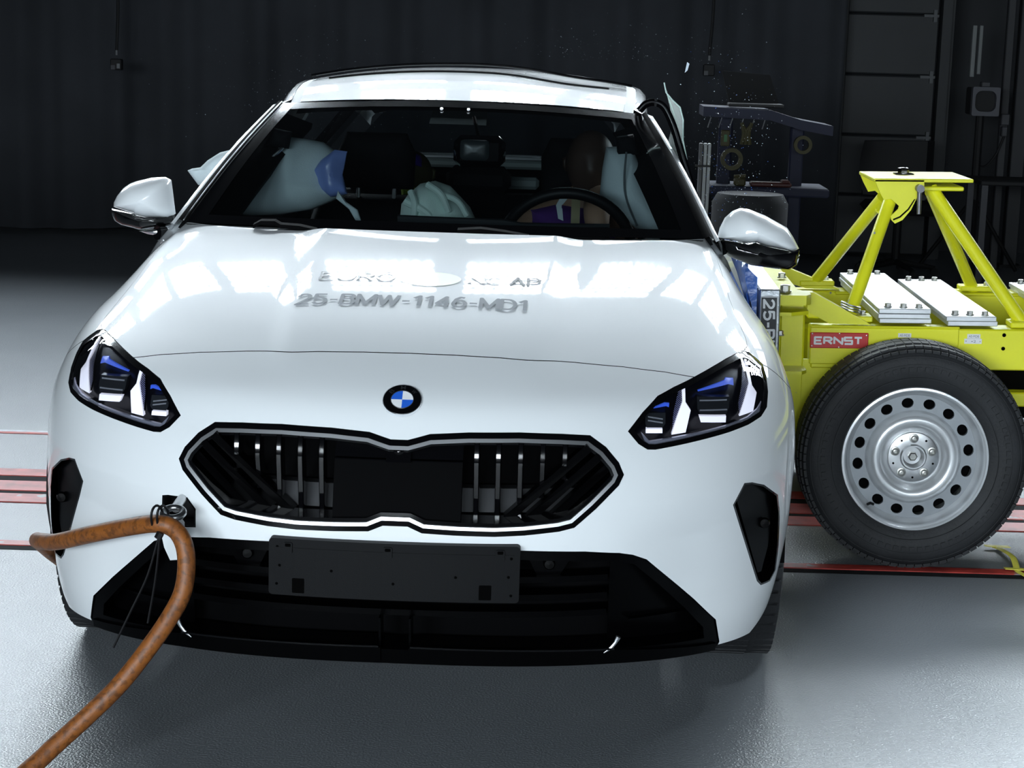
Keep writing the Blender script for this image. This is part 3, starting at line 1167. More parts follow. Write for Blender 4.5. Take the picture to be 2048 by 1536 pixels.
M['logo_blue'] = mat('roundel_blue', (.02, .12, .62), .3, coat=.6)
M['logo_white'] = mat('roundel_white', (.80, .82, .85), .3, coat=.6)
emb = disc_part('roundel', .0245, .0398, .0030, 0, 360, M['gloss'], car)
disc_part('rim', .0398, .0412, .0020, 0, 360, M['chrome'], emb)
disc_part('rim', .0235, .0246, .0034, 0, 360, M['chrome'], emb)
for a, mm in ((0, 'logo_white'), (90, 'logo_blue'), (180, 'logo_white'), (270, 'logo_blue')):
    disc_part('quadrant', 0.0, .0236, .0026, a, a + 90, M[mm], emb)
for ch, a in (('B', 138), ('M', 90), ('W', 42)):
    d = ex * math.cos(math.radians(a)) + ey * math.sin(math.radians(a))
    tx = -(-ex * math.sin(math.radians(a)) + ey * math.cos(math.radians(a)))
    text_plate('letter', ch, cc + d * .0318 + nv * .0034, tx, d, .0105, .0095, M['satin'], emb, .01)


# lettering on the bonnet
def on_hood(name, body, xc, w, yc, h, m, thick, slope=0.0):
    A, f = stroke_text(body, w, h, thick)
    x = xc + A[:, 0]
    yy = yc + A[:, 1] + slope * A[:, 0]
    lo, hi = np.full(len(x), .6), np.ones(len(x))
    ax = np.abs(x)

    def uo(t):
        return np.arcsin(np.minimum(1, ax / herm(t, 3)) ** (1 / XE)) * 2 / np.pi
    for _ in range(32):
        mid = (lo + hi) / 2
        l2 = S(uo(mid), mid)[:, 1] < yy
        lo = np.where(l2, mid, lo)
        hi = np.where(l2, hi, mid)
    sg = np.where(x >= 0, 1, -1)
    P = S(sg * uo(lo), lo)
    P[:, 2] += .0022 + A[:, 2]
    return mesh_obj(name, P, f, m, hood)


on_hood('lettering', '25-BMW-1146-MD1', -.018, .545, .530, .072, M['grey_print'], .0095)
on_hood('lettering', 'EURO', -.165, .185, .700, .064, M['hood_print'], .008)
on_hood('lettering', 'AP', .240, .078, .700, .064, M['print'], .008)
on_hood('lettering', 'NC', .145, .085, .700, .064, M['hood_print'], .008)
V, F2 = [], []
for k in range(40):
    a = 2 * math.pi * k / 40
    V.append((.075 * math.cos(a), .055 * math.sin(a)))
x = np.array([v[0] for v in V]) + .01
yy = np.array([v[1] for v in V]) + .695
lo, hi = np.full(40, .6), np.ones(40)
for _ in range(32):
    mid = (lo + hi) / 2
    uu = np.arcsin(np.minimum(1, np.abs(x) / herm(mid, 3)) ** (1 / XE)) * 2 / np.pi
    l2 = S(uu, mid)[:, 1] < yy
    lo = np.where(l2, mid, lo); hi = np.where(l2, hi, mid)
uu = np.arcsin(np.minimum(1, np.abs(x) / herm(lo, 3)) ** (1 / XE)) * 2 / np.pi
P = S(np.where(x >= 0, uu, -uu), lo); P[:, 2] += .0012
mesh_obj('round_sticker', P, [tuple(range(40))], mat('pale_sticker', (.80, .84, .60), .4, coat=.6), hood)


# ------------------------------------------------------------------ sides, doors, tail
def x_side(z):
    return np.interp(z, [.15, .25, .40, .62, .75, .85, .95, 1.03], [.82, .86, .89, .905, .892, .862, .815, .752])


def crush(y, z, s):
    if s < 0:
        return 0.0
    return .13 * math.exp(-((y - 2.15) / .42) ** 2) * (1 if z < .9 else .6)


for s, fo in ((1, fender_r), (-1, fender_l)):
    tt = np.linspace(.19, 1, 90)
    ss = np.linspace(0, 1, 46)
    V, F = [], []
    E = S(np.full(90, .9999), tt)
    for e in E:
        for q in ss:
            y = e[1] + (1.45 - e[1]) * q
            w = q * q * (3 - 2 * q)
            x = e[0] + (x_side(e[2]) - e[0]) * w - (.03 * w if s > 0 else 0)
            V.append((s * x, y, e[2]))
    for i in range(89):
        for k in range(45):
            a = i * 46 + k
            f = (a, a + 1, a + 47, a + 46)
            c = np.mean([V[j] for j in f], axis=0)
            if (c[1] - .90) ** 2 + (c[2] - .33) ** 2 < .355 ** 2:
                continue
            F.append(f if s < 0 else f[::-1])
    o = mesh_obj('rear_panel', V, F, M['paint'], fo, 50)
    lip = []
    for k in range(25):
        a = math.radians(150 - 165 * k / 24)
        zz = .33 + .357 * math.sin(a)
        lip.append((s * (x_side(zz) - .012 - (.012 if s > 0 else 0)), .90 - .357 * math.cos(a), zz))
    MB().tube(lip, .013, 8).build('arch_lip', M['black'], fo, 40)
    # wheel arch liner
    mb = MB()
    R = []
    for k in range(19):
        a = math.pi * (k / 18)
        yy, zz = .90 + .36 * math.cos(a), .33 + .36 * math.sin(a)
        R.append([(s * .88, yy, zz), (s * .60, yy, zz)])
    mb.rings(R, False, False)
    mb.build('arch_liner', M['matt'], fo, 0)


def side_panel(name, s, ya, yb, z0, z1, label=None, ny=24, nz=18):
    V, F = [], []
    for i in range(ny + 1):
        y = ya + (yb - ya) * i / ny
        for k in range(nz + 1):
            z = z0 + (z1 - z0) * k / nz
            tail = .22 * max(0, (y - 3.4) / .85) ** 2
            x = x_side(z) - crush(y, z, s) - tail - (.03 if s > 0 and y < 1.5 else 0)
            if s > 0:
                x -= .008 * math.sin(y * 19 + z * 11) * math.exp(-((y - 2.0) / .5) ** 2)
            V.append((s * x, y, z))
    for i in range(ny):
        for k in range(nz):
            a = i * (nz + 1) + k
            f = (a, a + nz + 1, a + nz + 2, a + 1)
            c = np.mean([V[j] for j in f], axis=0)
            if (c[1] - 3.57) ** 2 + (c[2] - .33) ** 2 < .355 ** 2:
                continue
            F.append(f if s > 0 else f[::-1])
    return mesh_obj(name, V, F, M['paint'], car, 50)


for s in (1, -1):
    d = side_panel('front_door', s, 1.455, 2.48, .27, 1.03)
    hx = x_side(.86) - crush(2.3, .86, s)
    MB().box((s * hx - .012, 2.22, .845), (s * hx + .03 * s, 2.40, .870), .006).build('door_handle', M['paint'], d)
    side_panel('rear_quarter', s, 2.49, 4.25, .27, 1.05)
    mb = MB()
    for k in range(12):
        y = 1.42 + 2.0 * k / 12
        x0 = .80 - crush(y, .2, s)
        mb.box((s * (x0 - .10), y, .17), (s * x0, y + 2.0 / 12, .30))
    mb.build('sill', M['black'], car)

# tail and rear glass
V, F = [], []
for i in range(13):
    a = -1 + 2 * i / 12
    for k, (y, z, w) in enumerate(((4.25, .27, .66), (4.33, .45, .68), (4.36, .7, .68), (4.30, .95, .66), (4.22, 1.05, .62))):
        V.append((a * w, y - .10 * a * a, z))
for i in range(12):
    for k in range(4):
        F.append((i * 5 + k, i * 5 + 5 + k, i * 5 + 6 + k, i * 5 + k + 1))
mesh_obj('tailgate', V, F, M['paint'], car, 50)
MB().box((-.62, .55, .175), (.62, 4.1, .21)).build('underbody', M['matt'], car)
MB().box((-.55, .24, .27), (.55, 1.20, .60)).build('engine_bay', M['matt'], car)


# ------------------------------------------------------------------ windscreen, pillars, roof
def ws(a, b):
    base = np.array([.705 * a, 1.165 + .105 * a * a, 1.026 - .004 * a * a])
    top = np.array([.548 * a, 1.885 + .085 * a * a, 1.352 - .026 * a * a])
    p = base + (top - base) * b
    k = .024 * math.sin(math.pi * b) * (1 - .35 * a * a)
    return p + np.array([0.0, -.42, .9]) * k


def ws_grid(a0, a1, b0, b1, na, nb, off=0.0):
    V, F = [], []
    for i in range(na + 1):
        for k in range(nb + 1):
            p = ws(a0 + (a1 - a0) * i / na, b0 + (b1 - b0) * k / nb)
            V.append(p + np.array([0, -.42, .9]) * off)
    for i in range(na):
        for k in range(nb):
            q = i * (nb + 1) + k
            F.append((q, q + nb + 1, q + nb + 2, q + 1))
    return V, F


V, F = ws_grid(-1, 1, 0, 1, 32, 16)
wsc = mesh_obj('windscreen', V, F, M['windscreen'], car, 0)
fr = MB()
for args in ((-1, -.925, 0, 1, 3, 14), (.925, 1, 0, 1, 3, 14), (-.93, .93, .93, 1, 30, 2), (-.93, .93, 0, .055, 30, 2)):
    V, F = ws_grid(*args, off=.001)
    fr.add(V, F)
fr.build('frit_band', M['gloss'], wsc, 0)
V, F = ws_grid(-.14, .15, .80, .935, 8, 4, off=-.012)
mesh_obj('camera_cover', V, F, mat('cover_grey', (.02, .022, .022), .6), wsc, 0)
for x in (-.05, .03):
    p = ws(x / .56, .90)
    MB().lathe([(.0001, -.004), (.004, -.003), (.005, .002)], (x, p[1] - .004, p[2] + .004), 'y', 12).build('sensor_window', M['chrome'], wsc)

mb = MB()
V, F = [], []
for i in range(41):
    u = -.93 + 1.86 * i / 40
    e = S(np.array(u), np.array(.999))
    a = max(-1, min(1, e[0] / .705))
    w0 = ws(a, 0)
    V += [(e[0], e[1] - .006, e[2] - .012), (w0[0], w0[1] + .01, w0[2] - .004)]
for i in range(40):
    F.append((2 * i, 2 * i + 2, 2 * i + 3, 2 * i + 1))
mesh_obj('cowl', V, F, M['black'], car, 0)


def wiper(pts, name='wiper'):
    mb = MB()
    P = [np.array(p) for p in pts]
    R = []
    for p in P:
        R.append([p + [0, -.012, -.004], p + [0, -.010, .006], p + [0, .010, .010], p + [0, .012, -.004]])
    mb.rings(R)
    o = mb.build(name, M['matt'], car)
    mb = MB()
    mb.tube([P[0] + [0, .02, .006], P[-1] + [.30, .045, -.004]], .005, 6)
    mb.build('wiper_blade', M['matt'], o)


wiper([(-.503, 1.19, 1.024), (-.483, 1.19, 1.035), (-.445, 1.19, 1.036), (-.429, 1.185, 1.028), (-.376, 1.18, 1.026), (-.330, 1.17, 1.018)])
wiper([(.045, 1.17, 1.030), (.105, 1.17, 1.035), (.138, 1.17, 1.032), (.171, 1.165, 1.029), (.235, 1.16, 1.020)])


def roof_pt(s, v):
    """s across -1..1, v from windscreen header to tail"""
    yc = 1.885 + 2.30 * v
    zc = np.interp(v, [0, .05, .10, .17, .26, .36, .5, .7, .85, 1], [1.354, 1.382, 1.405, 1.424, 1.434, 1.438, 1.438, 1.405, 1.36, 1.28])
    w = np.interp(v, [0, .1, .3, .7, 1], [.548, .562, .575, .56, .50])
    dr = np.interp(v, [0, .1, .3, 1], [.027, .042, .052, .06])
    x = w * s
    y = yc + .085 * s * s * (1 - v) - .05 * s * s * v
    z = zc - dr * abs(s) ** 2.4
    z -= .016 * math.exp(-((x - .33) / .16) ** 2 - ((y - 2.42) / .22) ** 2)
    return (x, y, z)


def roof_strip(name, s0, s1, ns, nv, m, parent, lift=0.0, v1=1.0):
    V, F = [], []
    for i in range(ns + 1):
        for k in range(nv + 1):
            x, y, z = roof_pt(s0 + (s1 - s0) * i / ns, v1 * (k / nv) ** 1.5)
            V.append((x, y, z + lift))
    for i in range(ns):
        for k in range(nv):
            q = i * (nv + 1) + k
            F.append((q, q + nv + 1, q + nv + 2, q + 1))
    return mesh_obj(name, V, F, m, parent, 0)


roof = roof_strip('roof', -.90, .90, 60, 60, M['paint'], car)
M['ditch'] = mat('roof_ditch_trim', (.16, .17, .18), .5)
for s in (1, -1):
    roof_strip('roof_moulding', s * .90, s * .955, 2, 40, M['ditch'], roof, -.002)
V = [roof_pt(-.90 + 1.8 * i / 30, .012) for i in range(31)]
arc = [np.array(roof_pt(-.93 + 1.86 * i / 40, .30 - .07 * abs(-1 + i / 20) ** 2)) + [0, 0, .014 + .006 * (1 - abs(-1 + i / 20))] for i in range(41)]
MB().tube(arc, .0045, 6).build('roof_seal', M['gloss'], roof, 40)
arc2 = [np.array(roof_pt(-.80 + 1.6 * i / 40, .22 - .05 * abs(-1 + i / 20) ** 2)) + [0, 0, .003] for i in range(41)]
MB().tube(arc2, .003, 6).build('roof_seal', M['grey_plastic'], roof, 40)

V, F = [], []
for i in range(13):
    a = -1 + 2 * i / 12
    t0 = roof_pt(a * .92, 1.0)
    V += [t0, (a * .62, 4.24 - .10 * a * a, 1.05)]
for i in range(12):
    F.append((2 * i, 2 * i + 2, 2 * i + 3, 2 * i + 1))
mesh_obj('rear_window', V, F, M['windscreen'], car, 0)

for s in (1, -1):
    # A-pillar: gloss trim next to the glass, white outer skin, continuing along the roof side
    path = [ws(s, b) for b in np.linspace(0, 1, 15)]
    rail = [np.array(roof_pt(s * .955, v)) for v in np.linspace(.02, 1, 22)]
    bl, wh = MB(), MB()
    tri, skin = [], []
    for k, p in enumerate(path):
        f = k / 14
        w1 = .036 * (1 - .25 * f)
        o1 = p + np.array([s * w1, .028, -.010])
        o2 = o1 + np.array([s * .020, .045, -.012])
        o3 = o2 + np.array([s * .010, .070, -.040])
        tri.append([p + np.array([0, .0, .001]), p + np.array([s * w1 * .5, .006, .008]), o1])
        skin.append([o1, o1 + np.array([s * .010, .012, .004]), o2, o3])
    for k, p in enumerate(rail):
        tri_p = p
        skin.append([p, p + np.array([s * .018, .012, -.004]), p + np.array([s * .034, .02, -.020]), p + np.array([s * .040, .02, -.055])])
    bl.rings(tri, False, False)
    wh.rings(skin, False, False)
    pil = wh.build('side_frame', M['paint'], car, 0)
    bl.build('pillar_trim', M['matt'], pil, 0)
    if s < 0:
        MB().tube([p + np.array([s * .004, .0, .006]) for p in path], .002, 6).build('trim_line', M['satin'], pil, 0)
    # inner pillar panel
    inn = []
    for k, p in enumerate(path):
        inn.append([p + np.array([s * .03, .05, -.02]), p + np.array([-s * .085, .045, -.060]), p + np.array([-s * .07, .13, -.08])])
    b2 = MB()
    b2.rings(inn, False, False)
    b2.build('inner_pillar', M['seat'], pil, 0)
    # B and C pillars
    for y0, w0 in ((2.55, .10), (3.72, .34)):
        v = (y0 - 1.885) / 2.3
        tp = np.array(roof_pt(s * .98, v))
        x0 = x_side(1.03) - crush(y0, 1.03, s)
        mb = MB()
        mb.rings([[(s * x0, y0 - w0 / 2, 1.03), (s * x0, y0 + w0 / 2, 1.03), (s * (x0 - .05), y0 + w0 / 2, 1.03), (s * (x0 - .05), y0 - w0 / 2, 1.03)],
                  [(tp[0], tp[1] - w0 / 2, tp[2] - .02), (tp[0], tp[1] + w0 / 2, tp[2] - .02), (tp[0] - s * .05, tp[1] + w0 / 2, tp[2] - .03), (tp[0] - s * .05, tp[1] - w0 / 2, tp[2] - .03)]])
        mb.build('side_pillar', M['gloss'], pil)

# roof lining
V, F = [], []
for i in range(13):
    for k in range(13):
        x, y, z = roof_pt(-.93 + 1.86 * i / 12, .02 + .9 * k / 12)
        V.append((x, y, z - .045))
for i in range(12):
    for k in range(12):
        q = i * 13 + k
        F.append((q, q + 1, q + 14, q + 13))
mesh_obj('roof_lining', V, F, M['seat'], car, 0)

# bent window frame and crazed side glass on the struck side
FRM = [(.541, 1.98, 1.336), (.561, 1.96, 1.358), (.587, 1.94, 1.364), (.613, 1.90, 1.351), (.638, 1.84, 1.302),
       (.662, 1.76, 1.226), (.694, 1.66, 1.125), (.720, 1.56, 1.047), (.735, 1.48, .996)]
P = spline(FRM, 6)
R = []
for k, p in enumerate(P):
    d = P[min(k + 1, len(P) - 1)] - P[max(k - 1, 0)]
    d /= np.linalg.norm(d)
    sd = np.cross(d, [0, 1, 0])
    sd /= np.linalg.norm(sd) + 1e-9
    R.append([p + sd * .011 - [0, .010, 0], p - sd * .011 - [0, .006, 0], p - sd * .011 + [0, .02, 0], p + sd * .011 + [0, .02, 0]])
mb = MB()
mb.rings(R)
wf = mb.build('window_frame', M['gloss'], car, 30)
R2 = [[p + np.cross((P[min(k + 1, len(P) - 1)] - P[max(k - 1, 0)]) / (np.linalg.norm(P[min(k + 1, len(P) - 1)] - P[max(k - 1, 0)]) + 1e-9), [0, 1, 0]) * .002 - [0, .013, 0]][0] for k, p in enumerate(P)]
MB().tube(R2, .003, 6).build('frame_seal', M['satin'], wf, 40)
GLS = [(.610, 1.425), (.617, 1.396), (.637, 1.374), (.661, 1.353), (.672, 1.316), (.674, 1.256), (.685, 1.211), (.693, 1.174),
       (.654, 1.180), (.628, 1.240), (.641, 1.300), (.631, 1.352)]
shard = MB().prism(GLS, 1.90, 1.904).build('window_glass', M['sideglass'], wf)
edge_path = [(x, 1.899, z) for x, z in GLS[:8]]
MB().tube(edge_path, .0022, 5).build('glass_edge', mat('broken_glass_edge', (.65, .85, .80), .3, spec=.8), shard)

# ------------------------------------------------------------------ door mirrors
MIR = {
    -1: ([(-.946, 1.041), (-.945, 1.054), (-.935, 1.074), (-.918, 1.095), (-.899, 1.108), (-.880, 1.115), (-.838, 1.126), (-.800, 1.129),
          (-.783, 1.121), (-.779, 1.092), (-.775, 1.057), (-.771, 1.027), (-.784, 1.016), (-.850, 1.013), (-.880, 1.018), (-.886, 1.026), (-.894, 1.027)],
         [(-.953, 1.036), (-.899, 1.025), (-.891, 1.024), (-.885, 1.016), (-.855, 1.011), (-.788, 1.014), (-.774, 1.023), (-.772, 1.009),
          (-.788, .996), (-.819, .988), (-.869, .978), (-.927, .991), (-.946, 1.003), (-.953, 1.020)]),
    1: ([(.756, 1.011), (.761, 1.037), (.774, 1.066), (.794, 1.085), (.814, 1.094), (.839, 1.092), (.885, 1.076), (.949, 1.043),
         (.967, 1.018), (.985, .986), (.973, .979), (.898, .991), (.860, 1.002), (.840, .998), (.794, 1.004)],
        [(.754, 1.007), (.795, 1.002), (.841, .995), (.862, 1.000), (.900, .989), (.975, .977), (.987, .981), (.988, .967),
         (.982, .941), (.962, .926), (.924, .927), (.853, .935), (.794, .956), (.755, .984)])}
for s in (-1, 1):
    cap, lowp = MIR[s]
    yc = 1.46 if s < 0 else 1.45
    mo = pillow(lowp, yc, .055, M['gloss'], 'door_mirror', car, rings=6, flat_back=True)
    pillow(cap, yc, .085, M['paint'], 'mirror_cap', mo, rings=9, flat_back=True)
    xs = [p[0] for p in cap]
    zs = [p[1] for p in cap]
    MB().prism(inset(cap, .008), yc + .001, yc + .008).build('mirror_glass', M['chrome'], mo)
    root = (-.815, 1.42, .975) if s < 0 else (.770, 1.42, .985)
    foot = (-.735, 1.50, .985) if s < 0 else (.715, 1.50, .990)
    MB().tube([root, ((root[0] + foot[0]) / 2, 1.46, (root[2] + foot[2]) / 2 - .006), foot], [.022, .020, .024], 10).build('mirror_arm', M['gloss'], mo, 40)
    if s < 0:
        pillow([(-.873, .975), (-.823, .986), (-.779, 1.001), (-.760, .990), (-.785, .962), (-.848, .967)], 1.45, .03, M['chrome'], 'mirror_foot', mo, rings=4)

# ------------------------------------------------------------------ front wheels
M['alloy'] = mat('grey_alloy', (.30, .31, .32), .35, metal=.9)
for s in (1, -1):
    c = (s * .775, .90, .330)
    prof = [(.215, -.10), (.235, -.112), (.285, -.114), (.312, -.108), (.326, -.085), (.330, -.04), (.330, .04), (.326, .085), (.312, .108), (.285, .114), (.235, .112), (.215, .10)]
    mb = MB().lathe(prof, c, 'x', 56)
    wheel = mb.build('front_wheel', M['rubber'], car, 40)
    tr = MB()
    for k in range(60):
        a = 2 * math.pi * k / 60
        for x0, x1 in ((-.105, -.06), (-.045, .045), (.06, .105)):
            r = .3315 if abs(x0 + x1) < .01 else .328
            d = Vector((0, math.cos(a), math.sin(a)))
            e2 = Vector((0, -math.sin(a), math.cos(a)))
            p = Vector(c) + d * r
            h = .012
            tr.add([p + Vector((x0, 0, 0)) - e2 * h, p + Vector((x1, 0, 0)) - e2 * h, p + Vector((x1, 0, 0)) + e2 * h, p + Vector((x0, 0, 0)) + e2 * h,
                    p + Vector((x0, 0, 0)) - e2 * h - d * .01, p + Vector((x1, 0, 0)) - e2 * h - d * .01, p + Vector((x1, 0, 0)) + e2 * h - d * .01, p + Vector((x0, 0, 0)) + e2 * h - d * .01],
                   [(0, 1, 2, 3), (4, 7, 6, 5), (0, 4, 5, 1), (1, 5, 6, 2), (2, 6, 7, 3), (3, 7, 4, 0)])
    tr.build('tread', M['rubber'], wheel)
    MB().lathe([(.02, .07 * s), (.06, .075 * s), (.19, .055 * s), (.215, .08 * s), (.215, -.08 * s)], c, 'x', 40).build('rim', M['alloy'], wheel, 40)
for s in (1, -1):
    c = (s * .775, 3.57, .330)
    MB().lathe([(.215, -.10), (.285, -.114), (.326, -.085), (.330, 0), (.326, .085), (.285, .114), (.215, .10)], c, 'x', 40).build('rear_wheel', M['rubber'], car, 40)

# ------------------------------------------------------------------ tow eye
mb = MB()
ring = []
for k in range(25):
    a = 2 * math.pi * k / 24
    ring.append((-.463 + .021 * math.cos(a), -.012 + .021 * math.sin(a) * 1.0, .543 + .006 * math.sin(a)))
mb.tube(ring, .0075, 10)
mb.tube([(-.463, .012, .547), (-.463, .05, .549), (-.463, .16, .552)], [.010, .011, .011], 12)
mb.build('tow_eye', M['satin'], car, 40)
flap = slab('tow_cover_flap', [(-.508, .500), (-.462, .528), (-.448, .512), (-.448, .432), (-.482, .424), (-.496, .450)], -.040, .004, M['paint'], car)

# ------------------------------------------------------------------ cabin
dash = MB()
R = []
for k, y in enumerate((1.20, 1.30, 1.42, 1.60, 1.75, 1.80)):
    z = (.985, .992, .995, .975, .92, .80)[k]
    R.append([(-.70, y, .70), (-.70, y, z - .03), (-.6, y, z), (0, y, z + .002), (.6, y, z), (.70, y, z - .03), (.70, y, .70)])
dash.rings(R)
dsh = dash.build('dashboard', M['seat'], car, 40)
mb = MB()
R = []
for k in range(13):
    x = -.145 + .60 * k / 12
    y = 1.47 + .05 * ((x - .12) / .35) ** 2
    h = 1.038 if x < .17 else 1.030
    R.append([(x, y, .985), (x, y - .018, h), (x, y - .006, h + .003), (x, y + .004, .985)])
mb.rings(R)
mb.build('curved_display', mat('display_back', (.035, .038, .042), .45), dsh, 30)
mb = MB()
mb.rings([[(.20, 1.52, .98), (.20, 1.40, .985), (.20, 1.43, 1.020), (.20, 1.52, 1.022)], [(.45, 1.52, .98), (.45, 1.40, .985), (.45, 1.43, 1.022), (.45, 1.52, 1.024)]])
mb.build('instrument_hood', M['seat'], dsh)

swc = Vector((.335, 1.60, .945))
tilt = math.radians(25)
ring = []
for k in range(49):
    a = 2 * math.pi * k / 48
    ring.append(swc + Vector((.188 * math.cos(a), .188 * math.sin(a) * math.sin(tilt) * -1, .188 * math.sin(a) * math.cos(tilt))))
sw = MB().tube(ring, .0165, 12).build('steering_wheel', M['black'], car, 40)
mb = MB()
mb.tube([swc + Vector((-.18, 0, 0)), swc + Vector((.18, 0, 0))], .018, 8)
mb.tube([swc, swc + Vector((0, .06, -.17))], .02, 8)
mb.build('spokes', M['black'], sw, 40)
pillow([(.275, .90), (.395, .90), (.40, .96), (.375, .99), (.295, .99), (.27, .96)], 1.60, .04, M['black'], 'airbag_cover', sw)

mb = MB().box((.0, 1.61, 1.172), (.150, 1.65, 1.264), .020)
rvm = mb.build('interior_mirror', M['gloss'], car, 40)
pillow(rrect(.018, .105, 1.192, 1.252, .014), 1.612, .012, mat('mirror_back_grey', (.03, .036, .038), .3), 'mirror_back', rvm, 4)
MB().tube([(.075, 1.66, 1.24), (.05, 1.75, 1.31)], .006, 8).build('mirror_stalk', M['matt'], rvm)


def seat(x, name='front_seat'):
    o = pillow([(x - .24, .60), (x + .24, .60), (x + .25, .85), (x + .19, 1.02), (x - .19, 1.02), (x - .25, .85)], 2.44, .10, M['seat'], name, car)
    pillow([(x - .125, 1.04), (x + .125, 1.04), (x + .13, 1.16), (x + .10, 1.225), (x - .10, 1.225), (x - .13, 1.16)], 2.42, .06, M['seat'], 'headrest', o)
    MB().tube([(x - .06, 2.42, .98), (x - .06, 2.42, 1.10)], .007, 8).tube([(x + .06, 2.42, .98), (x + .06, 2.42, 1.10)], .007, 8).build('headrest_posts', M['chrome'], o)
    MB().box((x - .25, 1.90, .42), (x + .25, 2.44, .58), .05).build('cushion', M['seat'], o)
    return o


seat(.37)
seat(-.305)
rs = MB().box((-.62, 3.05, .40), (.62, 3.25, .98), .06).build('rear_seat', M['seat'], car, 40)
for x in (-.38, 0, .38):
    MB().box((x - .12, 3.08, .98), (x + .12, 3.18, 1.08), .03).build('headrest', M['seat'], rs, 40)
M['shelf'] = mat('grey_shelf_trim', (.24, .28, .28), .6)
sh = MB().box((-.60, 3.60, 1.040), (.60, 3.66, 1.075), .01)
sh.build('rear_shelf', M['shelf'], car)
MB().box((-.10, 3.30, .99), (.0, 3.34, 1.03), .012).build('belt_buckle', M['shelf'], rs)
MB().box((.06, 3.30, .985), (.22, 3.36, 1.03), .012).build('belt_buckle', M['shelf'], rs)

BAGL = [(-.700, .992), (-.680, 1.080), (-.610, 1.190), (-.550, 1.232), (-.470, 1.226), (-.410, 1.217), (-.372, 1.192), (-.355, 1.156), (-.357, 1.104),
        (-.335, 1.064), (-.378, 1.042), (-.438, 1.015), (-.529, .997), (-.619, .990)]
bl = pillow(BAGL, 1.86, .10, M['fabric'], 'curtain_airbag', car, 8, .006, 3, lean=.15)
pillow([(-.407, 1.168), (-.366, 1.200), (-.328, 1.196), (-.341, 1.127), (-.326, 1.070), (-.376, 1.059), (-.421, 1.090), (-.429, 1.139)], 1.80, .025, M['bluebag'], 'blue_film', bl, 6, .010, 5)
pillow([(-.345, 1.085), (-.330, 1.060), (-.285, 1.030), (-.275, 1.000), (-.290, .998), (-.310, 1.030), (-.350, 1.062)], 1.72, .012, M['fabric'], 'torn_strap', bl, 4, .002, 6)
BAGR = [(.442, 1.232), (.514, 1.238), (.552, 1.172), (.632, .990), (.603, .972), (.538, .996), (.474, 1.049), (.428, 1.092), (.433, 1.168)]
br = pillow(BAGR, 1.80, .09, M['fabric'], 'curtain_airbag', car, 8, .003, 9, lean=.15)
MB().tube(spline([(.500, 1.715, 1.225), (.497, 1.705, 1.15), (.505, 1.70, 1.09), (.540, 1.72, 1.01)], 6), .003, 6).build('airbag_seam', mat('seam_shadow_thread', (.12, .14, .15), .9), br)  # dark grey thread along the airbag seam
CB = [(-.175, .970), (-.169, 1.040), (-.150, 1.068), (-.113, 1.103), (-.068, 1.113), (-.022, 1.099), (.016, 1.061), (.039, 1.037), (.065, .985), (.06, .93), (-.17, .93)]
cb = pillow(CB, 1.86, .11, M['mint'], 'centre_airbag', car, 10, .010, 11)
mb = MB()
for a, b2, r in (((-.150, 1.055), (-.045, .975), .012), ((-.085, 1.108), (-.020, 1.03), .010), ((-.135, 1.085), (-.125, .99), .010), ((-.04, 1.08), (.035, 1.02), .009)):
    mb.tube(spline([(a[0], 1.775, a[1]), ((a[0] + b2[0]) / 2 + .01, 1.752, (a[1] + b2[1]) / 2 + .012), (b2[0], 1.762, b2[1])], 5), r, 8)
mb.build('fold', M['mint'], cb, 40)
pillow([(-.835, 1.115), (-.820, 1.122), (-.795, 1.126), (-.773, 1.148), (-.735, 1.173), (-.690, 1.186), (-.700, 1.10), (-.775, 1.068), (-.802, 1.072)], 1.93, .05, M['fabric'], 'torn_airbag', car, 6, .006, 13)
for s in (1, -1):
    x0 = s * (.53 if s < 0 else .500)
    g = MB().tube(spline([(x0, 1.80, 1.215), (x0 - s * .012, 1.78, 1.205), (x0 + s * .020, 1.76, 1.172)], 4), .006, 8)
    g.build('grab_handle', M['satin'], car, 40)
pillow([(-.575, 1.205), (-.545, 1.26), (-.49, 1.25), (-.50, 1.20)], 1.78, .02, M['seat'], 'headliner_flap', car, 4)
pillow([(.54, 1.215), (.52, 1.275), (.47, 1.265), (.475, 1.21)], 1.78, .02, M['seat'], 'headliner_flap', car, 4)
MB().box((.345, 1.97, .90), (.372, 1.975, 1.07)).build('seat_belt', mat('beige_webbing', (.38, .34, .20), .8), car)

MB().box((-.60, 3.95, .30), (.60, 4.0, 1.03)).build('boot_trim', M['seat'], car)
for s in (1, -1):
    V, F = [], []
    for i in range(14):
        y = 1.50 + 2.45 * i / 13
        for z in (.30, .60, .90, 1.005):
            V.append((s * (x_side(z) - crush(y, z, s) - .05 - .22 * max(0, (y - 3.4) / .85) ** 2), y, z))
    for i in range(13):
        for k in range(3):
            q = i * 4 + k
            F.append((q, q + 4, q + 5, q + 1))
    o = mesh_obj('door_trim', V, F, M['seat'], car, 0)
    sd = o.modifiers.new('thickness', 'SOLIDIFY'); sd.thickness = .012

# ------------------------------------------------------------------ dummies
M['skin'] = mat('brown_vinyl_skin', (.055, .034, .026), .5, spec=.4)
M['tan'] = mat('tan_vinyl_skin', (.36, .22, .15), .55)
M['shirt'] = mat('purple_shirt', (.11, .035, .26), .8)


